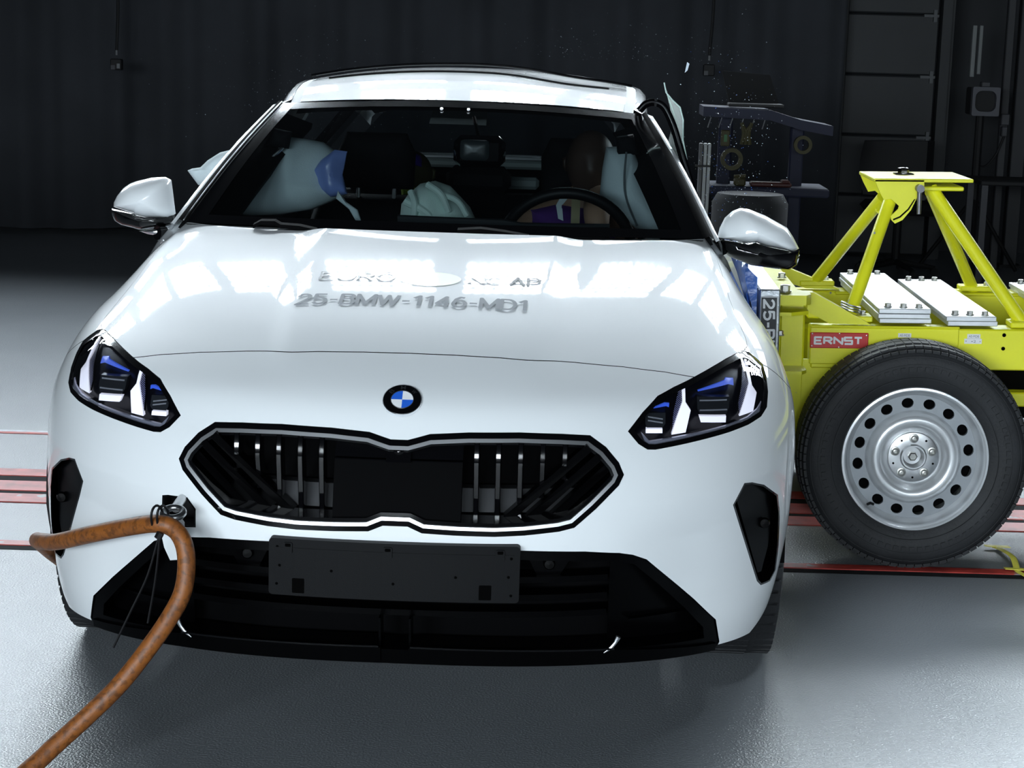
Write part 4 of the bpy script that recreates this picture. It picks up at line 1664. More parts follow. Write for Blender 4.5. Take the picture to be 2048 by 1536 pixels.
def skin_body(name, joints, edges, radii, m, parent, root=0):
    me = bpy.data.meshes.new(name)
    me.from_pydata(joints, edges, [])
    o = bpy.data.objects.new(name, me)
    link(o)
    md = o.modifiers.new('skin', 'SKIN')
    md.use_smooth_shade = True
    for i, v in enumerate(me.skin_vertices[0].data):
        v.radius = (radii[i], radii[i])
        v.use_root = (i == root)
    sb = o.modifiers.new('sub', 'SUBSURF')
    sb.levels = 2
    sb.render_levels = 2
    dg = bpy.context.evaluated_depsgraph_get()
    em = bpy.data.meshes.new_from_object(o.evaluated_get(dg))
    em.name = name
    bpy.data.objects.remove(o, do_unlink=True)
    em.materials.clear()
    em.materials.append(m)
    smooth(em)
    o = bpy.data.objects.new(name, em)
    link(o)
    o.parent = parent
    return o


def head_mesh(name, c, w, h, d, m, parent, face=True):
    V, F = [], []
    nu, nv = 28, 20
    for k in range(nv + 1):
        ph = math.pi * k / nv
        for i in range(nu):
            th = 2 * math.pi * i / nu
            x, y, z = math.sin(ph) * math.cos(th), math.sin(ph) * math.sin(th), math.cos(ph)
            jaw = 1 - .22 * max(0, -z) ** 1.2
            X, Y, Z = x * w * jaw, y * d * jaw, z * h
            if face and y < 0:
                X0, Z0 = x * w, z * h
                nose = .022 * math.exp(-(X0 / .016) ** 2 - ((Z0 + .012) / .028) ** 2)
                brow = .006 * math.exp(-((Z0 - .035) / .014) ** 2) * math.exp(-(X0 / .06) ** 2)
                eye = -.008 * (math.exp(-((X0 - .032) / .016) ** 2 - ((Z0 - .012) / .012) ** 2) + math.exp(-((X0 + .032) / .016) ** 2 - ((Z0 - .012) / .012) ** 2))
                mouth = .004 * math.exp(-(X0 / .028) ** 2 - ((Z0 + .060) / .010) ** 2)
                Y -= nose + brow + eye + mouth
            V.append((c[0] + X, c[1] + Y, c[2] + Z))
    for k in range(nv):
        for i in range(nu):
            j = (i + 1) % nu
            F.append((k * nu + i, k * nu + j, (k + 1) * nu + j, (k + 1) * nu + i))
    o = mesh_obj(name, V, F, m, parent, 0)
    for s in (1, -1):
        pillow([(c[0] + s * w * .96, c[2] - .025), (c[0] + s * (w * .96 + .012), c[2] - .01), (c[0] + s * (w * .96 + .014), c[2] + .018), (c[0] + s * w * .97, c[2] + .028)], c[1] + .01, .014, m, 'ear', o, 4)
    return o


dm = thing('crash_test_dummy', 'brown-headed crash test dummy in the driver seat behind the steering wheel', 'dummy', (0, 0, 0), (0, 0, CAR_YAW))
J = [(.37, 2.22, .62), (.37, 2.24, .75), (.37, 2.25, .88), (.375, 2.24, .98), (.38, 2.22, 1.04), (.385, 2.20, 1.09),
     (.21, 2.22, .955), (.13, 2.12, .80), (.16, 1.95, .72),
     (.53, 2.18, .955), (.47, 2.00, 1.05), (.425, 1.90, 1.075), (.42, 1.84, 1.02), (.43, 1.80, .965),
     (.28, 2.15, .60), (.27, 1.80, .66), (.27, 1.55, .45), (.46, 2.15, .60), (.47, 1.80, .66), (.47, 1.55, .45)]
Ed = [(0, 1), (1, 2), (2, 3), (3, 4), (4, 5), (3, 6), (6, 7), (7, 8), (3, 9), (9, 10), (10, 11), (11, 12), (12, 13), (0, 14), (14, 15), (15, 16), (0, 17), (17, 18), (18, 19)]
Rd = [.13, .13, .14, .10, .055, .055, .07, .05, .04, .07, .052, .050, .042, .035, .09, .07, .05, .09, .07, .05]
skin_body('body', J, Ed, Rd, M['tan'], dm)
# five separate fingers on the raised hand
for k, (dx, dz, L) in enumerate(((-.026, -.030, .060), (-.010, -.040, .075), (.006, -.042, .080), (.021, -.038, .072), (.036, -.015, .055))):
    b0 = Vector((.43 + dx * .7, 1.795, .955))
    b1 = b0 + Vector((dx * .4, -.015, -L * .5))
    b2 = b1 + Vector((0, .012, -L * .5))
    MB().tube([b0, b1, b2], [.010, .009, .007], 8).build('finger', M['tan'], dm, 40)
hd = head_mesh('head', (.402, 2.15, 1.156), .080, .110, .095, M['skin'], dm)
pillow([(.20, .88), (.56, .88), (.545, .975), (.46, 1.02), (.30, 1.028), (.215, 1.005)], 2.20, .13, M['shirt'], 'shirt', dm, 7)
pillow([(.298, 1.045), (.312, 1.072), (.345, 1.083), (.335, 1.070), (.312, 1.050), (.312, 1.010), (.322, .998), (.306, 1.004)], 1.93, .004, M['fabric'], 'torn_tag', dm, 3)

ch = thing('child_dummy', 'child crash dummy with blue and green painted head behind the passenger seat', 'dummy', (0, 0, 0), (0, 0, CAR_YAW))
J = [(-.235, 2.98, .55), (-.235, 3.0, .70), (-.235, 3.0, .86), (-.232, 2.98, .95), (-.33, 2.96, .86), (-.36, 2.85, .70), (-.14, 2.96, .86), (-.11, 2.85, .70),
     (-.30, 2.90, .55), (-.30, 2.68, .56), (-.30, 2.62, .40), (-.17, 2.90, .55), (-.17, 2.68, .56), (-.17, 2.62, .40)]
Ed = [(0, 1), (1, 2), (2, 3), (2, 4), (4, 5), (2, 6), (6, 7), (0, 8), (8, 9), (9, 10), (0, 11), (11, 12), (12, 13)]
skin_body('body', J, Ed, [.09, .09, .085, .045, .045, .035, .045, .035, .06, .05, .04, .06, .05, .04], M['tan'], ch)
hh = head_mesh('head', (-.228, 2.92, 1.055), .072, .085, .08, mat('olive_vinyl', (.08, .075, .03), .5), ch)
pillow([(-.275, 1.090), (-.185, 1.085), (-.195, 1.125), (-.228, 1.140), (-.265, 1.125)], 2.875, .045, mat('blue_marking_paint', (.07, .03, .45), .5), 'blue_patch', hh, 4)
pillow([(-.262, .985), (-.205, .985), (-.198, 1.012), (-.228, 1.020), (-.265, 1.012)], 2.875, .05, mat('green_marking_paint', (.28, .42, .03), .5), 'green_patch', hh, 4)

# ------------------------------------------------------------------ orange cable and its tie
m, nt, p = node_mat('orange_cable_jacket')
tc = nt.nodes.new('ShaderNodeTexCoord')
n1 = nt.nodes.new('ShaderNodeTexNoise'); n1.inputs['Scale'].default_value = 34; n1.inputs['Detail'].default_value = 8; n1.inputs['Roughness'].default_value = .7
n2 = nt.nodes.new('ShaderNodeTexNoise'); n2.inputs['Scale'].default_value = 75; n2.inputs['Detail'].default_value = 5
for n in (n1, n2):
    nt.links.new(tc.outputs['Object'], n.inputs['Vector'])
cr = nt.nodes.new('ShaderNodeValToRGB')
cr.color_ramp.elements[0].position = .34; cr.color_ramp.elements[0].color = (.16, .055, .018, 1)
cr.color_ramp.elements[1].position = .56; cr.color_ramp.elements[1].color = (.27, .085, .013, 1)
nt.links.new(n1.outputs['Fac'], cr.inputs[0])
r2 = nt.nodes.new('ShaderNodeMapRange'); r2.inputs[1].default_value = .40; r2.inputs[2].default_value = .50; r2.inputs[3].default_value = .45; r2.inputs[4].default_value = 1
nt.links.new(n2.outputs['Fac'], r2.inputs[0])
mx = nt.nodes.new('ShaderNodeMix'); mx.data_type = 'RGBA'; mx.blend_type = 'MULTIPLY'; mx.inputs[0].default_value = .8
nt.links.new(cr.outputs[0], mx.inputs[6]); nt.links.new(r2.outputs[0], mx.inputs[7])
nt.links.new(mx.outputs[2], p.inputs['Base Color'])
p.inputs['Roughness'].default_value = .5
bp = nt.nodes.new('ShaderNodeBump'); bp.inputs['Strength'].default_value = .3; bp.inputs['Distance'].default_value = .004
nt.links.new(n1.outputs['Fac'], bp.inputs['Height']); nt.links.new(bp.outputs[0], p.inputs['Normal'])
CABLE = [(-.840, 2.2, .020), (-.865, 1.40, .020), (-.90, .95, .10), (-.893, .62, .25), (-.878, .42, .345), (-.845, .31, .378), (-.773, .20, .409), (-.663, .08, .463), (-.570, .01, .500), (-.493, -.05, .527),
         (-.454, -.06, .522), (-.429, -.075, .497), (-.420, -.085, .453), (-.425, -.10, .398), (-.449, -.11, .347), (-.489, -.12, .285),
         (-.546, -.14, .209), (-.612, -.17, .142), (-.661, -.20, .098), (-.706, -.24, .058), (-.76, -.30, .024), (-.88, -.42, .0195), (-1.2, -.60, .0195)]
cab = MB().tube(spline(CABLE, 10), .0188, 18).build('orange_cable', m, None, 60)
tag(cab, 'thick worn orange cable looped through the tow eye and down to the floor', 'cable')
tie = MB()
for dx in (0, .012):
    ring = []
    for k in range(21):
        a = 2 * math.pi * k / 20
        ring.append((-.488 + dx + .010 * math.cos(a) * .7, -.052 + .026 * math.cos(a + .5), .540 + .029 * math.sin(a)))
    tie.tube(ring, .0028, 6)
tie.tube([(-.474, -.082, .517), (-.480, -.084, .505)], .008, 6)
tie.tube(spline([(-.477, -.085, .510), (-.500, -.09, .427), (-.535, -.09, .35), (-.572, -.092, .270)], 5), .0024, 5)
tie.tube(spline([(-.475, -.085, .510), (-.484, -.088, .42), (-.500, -.09, .325)], 5), .0024, 5)
t = tie.build('cable_tie', M['black'], None, 40)
tag(t, 'black cable tie with long tails strapping the orange cable to the tow eye', 'cable tie')

# ------------------------------------------------------------------ impact trolley
T0 = Vector((1.385, 1.80, 0))
TILT = -.024
tr = thing('impact_trolley', 'yellow steel impact trolley with tripod and ballast plates, pushed into the car side', 'trolley', T0, (0, TILT, 0))
_ci, _si = math.cos(-TILT), math.sin(-TILT)


def wl(x, y, z):
    x, y, z = x - T0.x, y - T0.y, z
    return (x * _ci + z * _si, y, -x * _si + z * _ci)


def tbox(name, a, b, m, parent=None, bev=.004):
    p, q = wl(*a), wl(*b)
    # the tilt would skew opposite corners: keep the box square about its centre
    c = [(p[i] + q[i]) / 2 for i in range(3)]
    h = [abs(b[i] - a[i]) / 2 for i in range(3)]
    return MB().box([c[i] - h[i] for i in range(3)], [c[i] + h[i] for i in range(3)], bev).build(name, m, parent or tr, 30)


def tprism(name, poly, y0, y1, m, parent=None):
    P = [wl(x, 0, z) for x, z in poly]
    return MB().prism([(p[0], p[2]) for p in P], y0 - T0.y, y1 - T0.y).build(name, m, parent or tr)


YL = M['yellow']


def bolt(c, r, h, parent, m=None, axis='z'):
    n = 6
    mb = MB()
    R = []
    rr = [(r * 1.5, 0), (r * 1.5, h * .2), (r, h * .2), (r, h * .9), (r * .8, h)]
    for q, a in rr:
        ring = []
        k = 12
        for i in range(k):
            t = 2 * math.pi * i / k
            qq = q if q > r else q / (math.cos((t % (math.pi / 3)) - math.pi / 6) if q == r else 1)
            if axis == 'z':
                ring.append((c[0] + qq * math.cos(t), c[1] + qq * math.sin(t), c[2] + a))
            else:
                ring.append((c[0] + qq * math.cos(t), c[1] - a, c[2] + qq * math.sin(t)))
        R.append(ring)
    mb.rings(R)
    return mb.build('bolt', m or M['zinc'], parent, 30)


beam = tbox('side_beam', (1.08, 1.955, .585), (2.70, 2.055, .712), YL)
tbox('cover_plate', (1.075, 1.948, .585), (1.530, 1.956, .700), YL, beam, .003)
tbox('cover_edge', (1.075, 1.944, .6985), (1.530, 1.956, .706), YL, beam, .003)
for z in (.690, .648):
    c = wl(1.667, 1.953, z)
    MB().lathe([(.0001, -.0005), (.006, -.0005)], c, 'y', 16).build('bolt_hole', M['dark_hole'], beam)
far = tbox('side_beam', (1.08, 2.76, .600), (2.70, 2.86, .722), YL)
tbox('beam_flange', (1.25, 2.75, .712), (2.70, 2.87, .724), YL, far)
tbox('cross_member', (.975, 1.97, .60), (1.055, 2.84, .785), YL)
tbox('cross_member', (2.30, 2.055, .60), (2.40, 2.76, .700), YL)
tbox('lower_beam', (1.70, 2.08, .455), (2.70, 2.14, .500), YL)
tbox('ballast_box', (1.50, 2.16, .40), (2.65, 2.70, .60), M['matt'])  # added dark box, blacks out the lit floor between the beams
tbox('lower_beam', (1.10, 2.58, .385), (1.20, 2.68, .60), YL)

# end post with its flanges
ep = tbox('end_post', (.985, 1.965, .285), (1.062, 2.06, .795), YL, None, .006)
tbox('post_web', (.955, 1.985, .285), (.986, 2.05, .800), YL, ep)
tprism('web_plate', [(1.058, .300), (1.300, .300), (1.300, .592), (1.058, .592)], 1.962, 1.975, YL)
for z0, th, front in ((.775, .030, 1.845), (.560, .010, 1.86)):
    P = [(.960, front), (1.045, front), (1.062, front + .03), (1.062, 1.97), (.960, 1.97)]
    Q = [wl(x, y, z0) for x, y in P]
    MB().prism_z([(q[0], q[1]) for q in Q], z0 + .008, z0 + th + .008).build('flange', YL, ep, 30)
P = [(.962, 1.83), (1.000, 1.83), (1.056, 1.87), (1.056, 1.97), (.962, 1.97)]
Q = [wl(x, y, .748) for x, y in P]
MB().prism_z([(q[0], q[1]) for q in Q], .752, .763).build('gusset', YL, ep, 30)
bolt(wl(.985, 1.90, .806), .013, .024, ep)
bolt(wl(1.025, 2.40, .79), .010, .018, tr)
bolt(wl(.972, 1.85, .68), .008, .016, ep)
tprism('diagonal_strut', [(1.062, .800), (1.080, .800), (1.262, .706), (1.132, .706), (1.062, .742)], 1.960, 2.010, YL)
tprism('diagonal_strut', [(1.030, .785), (1.093, .778), (1.270, .712), (1.150, .712), (1.030, .745)], 2.770, 2.820, YL)
tbox('block', (1.070, 2.02, .712), (1.120, 2.08, .742), YL)

# tripod
legs = [((1.198, 2.02, .712), (1.338, 2.20, 1.095), .0205), ((1.742, 2.02, .712), (1.465, 2.24, 1.112), .0215),
        ((1.178, 2.80, .724), (1.352, 2.48, 1.060), .0205), ((1.738, 2.80, .724), (1.512, 2.50, 1.085), .0205)]
for a, b2, r in legs:
    A, B = wl(*a), wl(*b2)
    lg = MB().tube([A, B], r, 20).build('tripod_leg', YL, tr, 40)
    fp = MB().box((A[0] - .05, A[1] - .04, A[2] - .002), (A[0] + .07, A[1] + .04, A[2] + .016), .003).build('foot_plate', YL, lg)
    bolt((A[0] + .045, A[1], A[2] + .016), .007, .012, lg)
ring = []
c = Vector(wl(1.205, 2.03, .742))
for w in range(3):
    mbr = [c + Vector((.029 * math.cos(a), .029 * math.sin(a), .008 * w - .3 * .029 * math.cos(a))) for a in np.linspace(0, 2 * math.pi, 21)]
    ring += mbr
MB().tube(ring, .003, 6).build('wire_coil', M['satin'], tr, 40)

BR = [(1.272, 1.139), (1.426, 1.143), (1.428, 1.125), (1.412, 1.104), (1.406, 1.084), (1.391, 1.048), (1.367, 1.016), (1.344, 1.004), (1.332, 1.015),
      (1.329, 1.027), (1.351, 1.050), (1.353, 1.060), (1.327, 1.081), (1.305, 1.077), (1.287, 1.108)]
SLOT = [(1.336, 1.018), (1.357, 1.028), (1.381, 1.052), (1.399, 1.083), (1.404, 1.083), (1.386, 1.049), (1.361, 1.023), (1.339, 1.013)]
top = tbox('top_plate', (1.272, 2.150, 1.136), (1.580, 2.500, 1.147), YL, None, .002)
loc = [wl(x, 0, z) for x, z in BR]
sl = [wl(x, 0, z) for x, z in SLOT]
P2 = [(q[0], q[2]) for q in loc]
H2 = [(q[0], q[2]) for q in sl]
Vv, Ff = cdt([], [P2, H2])
Cc = np.array([Vv[list(q)].mean(0) for q in Ff])
kk = inside(P2, Cc) & ~inside(H2, Cc)
Ff = [q for q, k in zip(Ff, kk) if k]
for y0 in (2.150, 2.490):
    nV = len(Vv)
    vv = [(a, y0 - T0.y, b2) for a, b2 in Vv] + [(a, y0 - T0.y + .008, b2) for a, b2 in Vv]
    ed = {}
    for q in Ff:
        for i in range(3):
            ed[(q[i], q[(i + 1) % 3])] = 1
    fc = list(Ff) + [tuple(nV + i for i in reversed(q)) for q in Ff]
    fc += [(b2, a, nV + a, nV + b2) for (a, b2) in ed if (b2, a) not in ed]
    mesh_obj('bracket_plate', vv, fc, YL, top)
tbox('lower_plate', (1.405, 2.190, 1.108), (1.560, 2.480, 1.121), YL, top, .003)
lv = MB().tube([wl(1.411, 2.135, 1.116), wl(1.413, 2.128, 1.038)], [.008, .0062], 12).tube([wl(1.411, 2.162, 1.118), wl(1.411, 2.115, 1.118)], .0125, 14)
lv.build('clamp_lever', mat('lever_steel', (.16, .16, .17), .4, metal=.6), top, 40)
bolt(wl(1.395, 2.36, 1.147), .016, .022, top, M['gloss'])
tbox('washer', (1.365, 2.33, 1.147), (1.425, 2.39, 1.150), M['gloss'], top, .001)

# ballast plates with bolts
for (x0, x1, ya, yb), zs, zb in (((1.283, 1.442, 1.965, 2.895), 3, .7135), ((1.488, 1.640, 1.945, 2.875), 2, .7150), ((1.88, 2.04, 1.945, 2.875), 2, .7170)):
    for k in range(zs):
        jig = (.004, -.002, 0)[k % 3]
        pl = tbox('ballast_plate', (x0 + jig, ya + jig, zb + .0152 * k), (x1 + jig, yb, zb + .0152 * k + .0148), M['alu'], None, .0015)
    for y in (ya + .035, yb - .03):
        for fx in (.2, .5, .8):
            c = wl(x0 + (x1 - x0) * fx, y, zb + .0152 * zs)
            bolt((c[0], c[1], c[2]), .0085, .013, pl)

# name plate and stickers
npz = tbox('name_plate', (1.074, 1.938, .633), (1.252, 1.944, .6815), M['red'], None, .002)
c = wl(1.160, 1.9365, .657)
text_plate('lettering', 'ERNST', c, (1, 0, 0), (0, 0, 1), .150, .026, M['white'], npz, -.0062)
for x, z in ((1.080, .638), (1.163, .636), (1.246, .638), (1.080, .676), (1.163, .679), (1.246, .676)):
    c = wl(x, 1.938, z)
    MB().lathe([(.0001, -.002), (.002, -.0015), (.0026, 0)], c, 'y', 10).build('rivet', M['satin'], npz, 40)
s1 = tbox('sticker', (1.343, 1.945, .673), (1.383, 1.948, .686), M['white'], None, 0)
text_plate('lettering', 'AE-MDB', wl(1.363, 1.9443, .6795), (1, 0, 0), (0, 0, 1), .031, .0075, M['grey_print'], s1)
s2 = tbox('sticker', (1.555, 1.952, .676), (1.595, 1.9555, .690), M['white'], None, 0)
text_plate('lettering', 'AE-MDB', wl(1.575, 1.9513, .683), (1, 0, 0), (0, 0, 1), .031, .0075, M['grey_print'], s2)
s3 = tbox('sticker', (1.547, 1.951, .660), (1.600, 1.9555, .6755), M['white'], None, 0)
text_plate('lettering', '•2', wl(1.575, 1.9503, .6675), (1, 0, 0), (0, 0, 1), .014, .008, M['grey_print'], s3)
for x in (1.552, 1.595):
    c = wl(x, 1.951, .6675)
    MB().lathe([(.0001, -.001), (.002, -.001), (.0022, 0)], c, 'y', 8).build('rivet', M['zinc'], s3)

# barrier block with torn blue film and test number plate
M['honeycomb'] = mat('crushed_aluminium', (.50, .53, .56), .4, metal=.85, bump=.6, bscale=60, var=.3, vscale=30)
blk = tbox('barrier_block', (.900, 1.75, .300), (.962, 3.05, .832), M['honeycomb'], None, .004)
V, F = [], []
for i in range(25):
    for k in range(13):
        y = 1.76 + 1.25 * i / 24
        z = .31 + .50 * k / 12
        x = .868 + .012 * math.sin(y * 31 + z * 9) + .010 * math.sin(z * 47 + y * 5) - .11 * math.exp(-((y - 2.2) / .35) ** 2) * (z < .9)
        V.append(wl(x, y, z))
for i in range(24):
    for k in range(12):
        q = i * 13 + k
        F.append((q, q + 13, q + 14, q + 1))
hf = mesh_obj('crushed_face', V, F, M['honeycomb'], blk, 0)
sd = hf.modifiers.new('thickness', 'SOLIDIFY'); sd.thickness = .03
M['film'] = mat('blue_film_sheet', (.03, .13, .50), .28, spec=.7, bump=.5, bscale=40, var=.25, vscale=18)
V, F = [], []
for i in range(21):
    for k in range(11):
        y = 1.742 + .9 * i / 20
        z = .66 + (.236 + .03 * math.sin(y * 23)) * k / 10
        x = .862 + .018 * (k / 10) - .030 * (k / 10) ** 2 + .006 * math.sin(y * 60 + z * 33) + .004 * math.sin(z * 90)
        V.append(wl(x, y, z))
for i in range(20):
    for k in range(10):
        q = i * 11 + k
        F.append((q, q + 11, q + 12, q + 1))
fm = mesh_obj('blue_film', V, F, M['film'], blk, 0)
sd = fm.modifiers.new('thickness', 'SOLIDIFY'); sd.thickness = .002
tprism('film_edge', [(.845, .905), (.870, .880), (.884, .868), (.888, .700), (.878, .650), (.862, .650), (.872, .780), (.848, .860)], 1.738, 1.742, M['film'], blk)
lp = tbox('number_plate', (.902, 1.742, .420), (.953, 1.7495, .812), M['white'], blk, .001)
tbox('plate_field', (.904, 1.7405, .423), (.950, 1.743, .809), M['print'], lp, 0)
text_plate('lettering', '25-BMW', wl(.927, 1.7395, .698), (0.024, 0, -1), (1, 0, .024), .215, .036, M['white'], lp, -.0068)

# wheels
WC = (0.0, 0.0, .343)


def trolley_wheel(cx, cy, s):
    """s = -1: outer face towards -y"""
    prof = [(.206, .080), (.222, .092), (.262, .1025), (.300, .1030), (.322, .094), (.334, .078), (.3405, .05), (.343, .02), (.343, -.02), (.3405, -.05), (.334, -.078), (.322, -.094), (.300, -.1030), (.262, -.1025), (.222, -.092), (.206, -.080)]
    c = (cx, cy, .343)
    w = MB().lathe(prof, c, 'y', 72).build('wheel', M['rubber'], tr, 40)
    mb = MB()
    for r, a in ((.247, .1015), (.288, .1042), (.312, .1012)):
        mb.lathe([(r - .0018, s * (a - .003)), (r - .001, s * a), (r + .001, s * a), (r + .0018, s * (a - .003))], c, 'y', 72)
    mb.build('sidewall_ring', M['rubber'], w, 40)
    tb = MB()
    for k in range(84):
        a = 2 * math.pi * k / 84
        for (y0, y1, r) in ((-.078, -.050, .3395), (-.044, -.004, .3440), (.004, .044, .3440), (.050, .078, .3395), (-.098, -.080, .331), (.080, .098, .331)):
            d = Vector((math.cos(a), 0, math.sin(a)))
            e2 = Vector((-math.sin(a), 0, math.cos(a)))
            p = Vector(c) + d * r
            h = .0108
            q = [p + Vector((0, y0, 0)) - e2 * h, p + Vector((0, y1, 0)) - e2 * h, p + Vector((0, y1, 0)) + e2 * h, p + Vector((0, y0, 0)) + e2 * h]
            q += [v - d * .008 for v in q]
            tb.add(q, [(3, 2, 1, 0), (4, 5, 6, 7), (0, 1, 5, 4), (1, 2, 6, 5), (2, 3, 7, 6), (3, 0, 4, 7)])
    t2 = tb.build('tread_blocks', M['rubber'], w)
    t2['kind'] = 'stuff'
    sb = MB()
    for k in range(72):
        a = 2 * math.pi * k / 72
        d = Vector((math.cos(a), 0, math.sin(a)))
        e2 = Vector((-math.sin(a), 0, math.cos(a)))
        r0, r1 = .268, .281
        p0, p1 = Vector(c) + d * r0, Vector(c) + d * r1
        hh = .007
        yy = s * .1065
        q = [p0 - e2 * hh, p0 + e2 * hh, p1 + e2 * hh, p1 - e2 * hh]
        q = [v + Vector((0, yy, 0)) for v in q] + [v + Vector((0, yy - s * .006, 0)) for v in q]
        sb.add(q, [(0, 1, 2, 3), (7, 6, 5, 4), (0, 4, 5, 1), (1, 5, 6, 2), (2, 6, 7, 3), (3, 7, 4, 0)])
    sb.build('sidewall_ribs', M['rubber'], w)['kind'] = 'stuff'
    # steel rim
    M.setdefault('rim', mat('silver_rim', (.72, .74, .76), .32, metal=.55, coat=.4))
    rim = MB().lathe([(.205, s * -.06), (.212, s * .070), (.2195, s * .090), (.2170, s * .0975), (.2110, s * .0985), (.2060, s * .094), (.2020, s * .080), (.1960, s * .066), (.1900, s * .060), (.188, s * .056)], c, 'y', 96).build('rim', M['rim'], w, 50)
    ring, hl = [], []
    n = 96
    ro = [(c[0] + .1885 * math.cos(2 * math.pi * k / n), c[2] + .1885 * math.sin(2 * math.pi * k / n)) for k in range(n)]
    ri = [(c[0] + .143 * math.cos(2 * math.pi * k / n), c[2] + .143 * math.sin(2 * math.pi * k / n)) for k in range(n)]
    hs = []
    for k in range(16):
        a = 2 * math.pi * (k + .35) / 16
        hx, hz = c[0] + .1655 * math.cos(a), c[2] + .1655 * math.sin(a)
        hs.append([(hx + .0155 * math.cos(t) * math.cos(a) - .0180 * math.sin(t) * math.sin(a),
                    hz + .0155 * math.cos(t) * math.sin(a) + .0180 * math.sin(t) * math.cos(a)) for t in np.linspace(0, 2 * math.pi, 16, endpoint=False)])
    Vv, Ff = cdt([], [ro, ri] + hs)
    Cc = np.array([Vv[list(q)].mean(0) for q in Ff])
    kk = inside(ro, Cc) & ~inside(ri, Cc)
    for h in hs:
        kk &= ~inside(h, Cc)
    Ff = [q for q, k in zip(Ff, kk) if k]
    nV = len(Vv)
    vv = [(a, c[1] + s * .058, b2) for a, b2 in Vv] + [(a, c[1] + s * .046, b2) for a, b2 in Vv]
    ed = {}
    for q in Ff:
        for i in range(3):
            ed[(q[i], q[(i + 1) % 3])] = 1
    fc = (list(Ff) if s < 0 else [tuple(reversed(q)) for q in Ff])
    fc += [(b2, a, nV + a, nV + b2) for (a, b2) in ed if (b2, a) not in ed]
    mesh_obj('vent_ring', vv, fc, mat('rim_ring_grey', (.30, .32, .34), .4, metal=.5), rim)
    MB().lathe([(.143, s * .058), (.138, s * .066), (.130, s * .078), (.120, s * .085), (.108, s * .085), (.098, s * .078), (.090, s * .067), (.084, s * .060), (.080, s * .058)], c, 'y', 72).build('disc_dome', M['rim'], rim, 60)
    MB().lathe([(.0805, s * .058), (.078, s * .062), (.074, s * .064), (.040, s * .064), (.036, s * .070), (.032, s * .070), (.030, s * .055), (.026, s * .040), (.0001, s * .040)], c, 'y', 48).build('hub', M['satin'], rim, 40)
    for k in range(5):
        a = math.pi / 2 + 2 * math.pi * k / 5
        cc2 = (c[0] + .0575 * math.cos(a), c[1] + s * .062, c[2] + .0575 * math.sin(a))
        MB().lathe([(.0145, 0), (.0135, s * .004), (.0095, s * .005), (.0085, s * .016), (.0055, s * .017), (.0045, s * .010), (.0001, s * .010)], cc2, 'y', 18).build('lug_bolt', M['zinc'], rim, 30)
        a2 = a + math.pi / 5
        c3 = (c[0] + .062 * math.cos(a2), c[1] + s * .0645, c[2] + .062 * math.sin(a2))
        MB().lathe([(.0001, 0), (.0035, 0)], c3, 'y', 10).build('pin_hole', M['dark_hole'], rim)
    MB().lathe([(.0001, s * .060), (.010, s * .060), (.014, s * .056), (.014, s * .040)], c, 'y', 6).build('axle_nut', M['zinc'], rim, 30)
    MB().lathe([(.205, s * -.06), (.18, s * .02), (.05, s * .02), (.0001, s * .02)], c, 'y', 40).build('brake_drum', M['matt'], rim, 40)
    va = math.radians(228)
    v0 = Vector((c[0] + .196 * math.cos(va), c[1] + s * .070, c[2] + .196 * math.sin(va)))
    MB().tube([v0, v0 + Vector((.006, s * .016, .008)), v0 + Vector((.014, s * .024, .006))], .0042, 8).build('valve', M['black'], rim, 40)
    return w


trolley_wheel(0.0, 0.0, -1)
trolley_wheel(.0, 1.22, 1)
MB().tube([(0, .05, .343), (0, 1.15, .343)], .03, 12).build('axle', M['black'], tr)
MB().box((-.03, .20, .34), (.05, .24, .60), .004).box((-.03, .98, .34), (.05, 1.02, .60), .004).build('axle_bracket', YL, tr)
trolley_wheel(1.55, 0.0, -1)

# yellow strap taped to the floor
M['tape'] = mat('yellow_tape', (.72, .66, .10), .35, var=.15, vscale=30)
tp = thing('taped_strap', 'yellow strap stuck to the floor with tape in front of the trolley wheel', 'strap', (1.70, 1.85, .001))
R = []
for k, p in enumerate(spline([(1.700, 2.000, .004), (1.714, 1.93, .012), (1.722, 1.85, .016), (1.717, 1.78, .010), (1.712, 1.73, .005), (1.728, 1.66, .006), (1.752, 1.58, .004), (1.83, 1.40, .004)], 5)):
    p = p - np.array([1.70, 1.85, .001])
    R.append([p + [-.010, 0, 0], p + [0, 0, .006], p + [.010, 0, 0]])
MB().rings(R, False, False).build('strap', M['tape'], tp, 0)
for (x, y, a) in ((1.705, 1.990, -.1), (1.712, 1.730, -.1)):
    mb = MB()
    mb.prism_z([(x - 1.70 - .038, y - 1.85 - .009 + .004), (x - 1.70 + .040, y - 1.85 - .012), (x - 1.70 + .036, y - 1.85 + .010), (x - 1.70 - .040, y - 1.85 + .012)], .009, .011)
    mb.build('tape_strip', M['tape'], tp)

# ------------------------------------------------------------------ background equipment
M['bg_black'] = mat('dark_equipment', (.003, .003, .004), .7)
M['bg_grey'] = mat('grey_box', (.05, .05, .057), .6)
M['bg_blue'] = mat('blue_trolley_paint', (.002, .004, .022), .7)
M['bg_yellow'] = mat('ochre_plastic', (.035, .030, .006), .7)
M['bg_red'] = mat('dull_red_plastic', (.05, .008, .006), .6)
M['pale'] = mat('pale_label', (.16, .165, .175), .6)


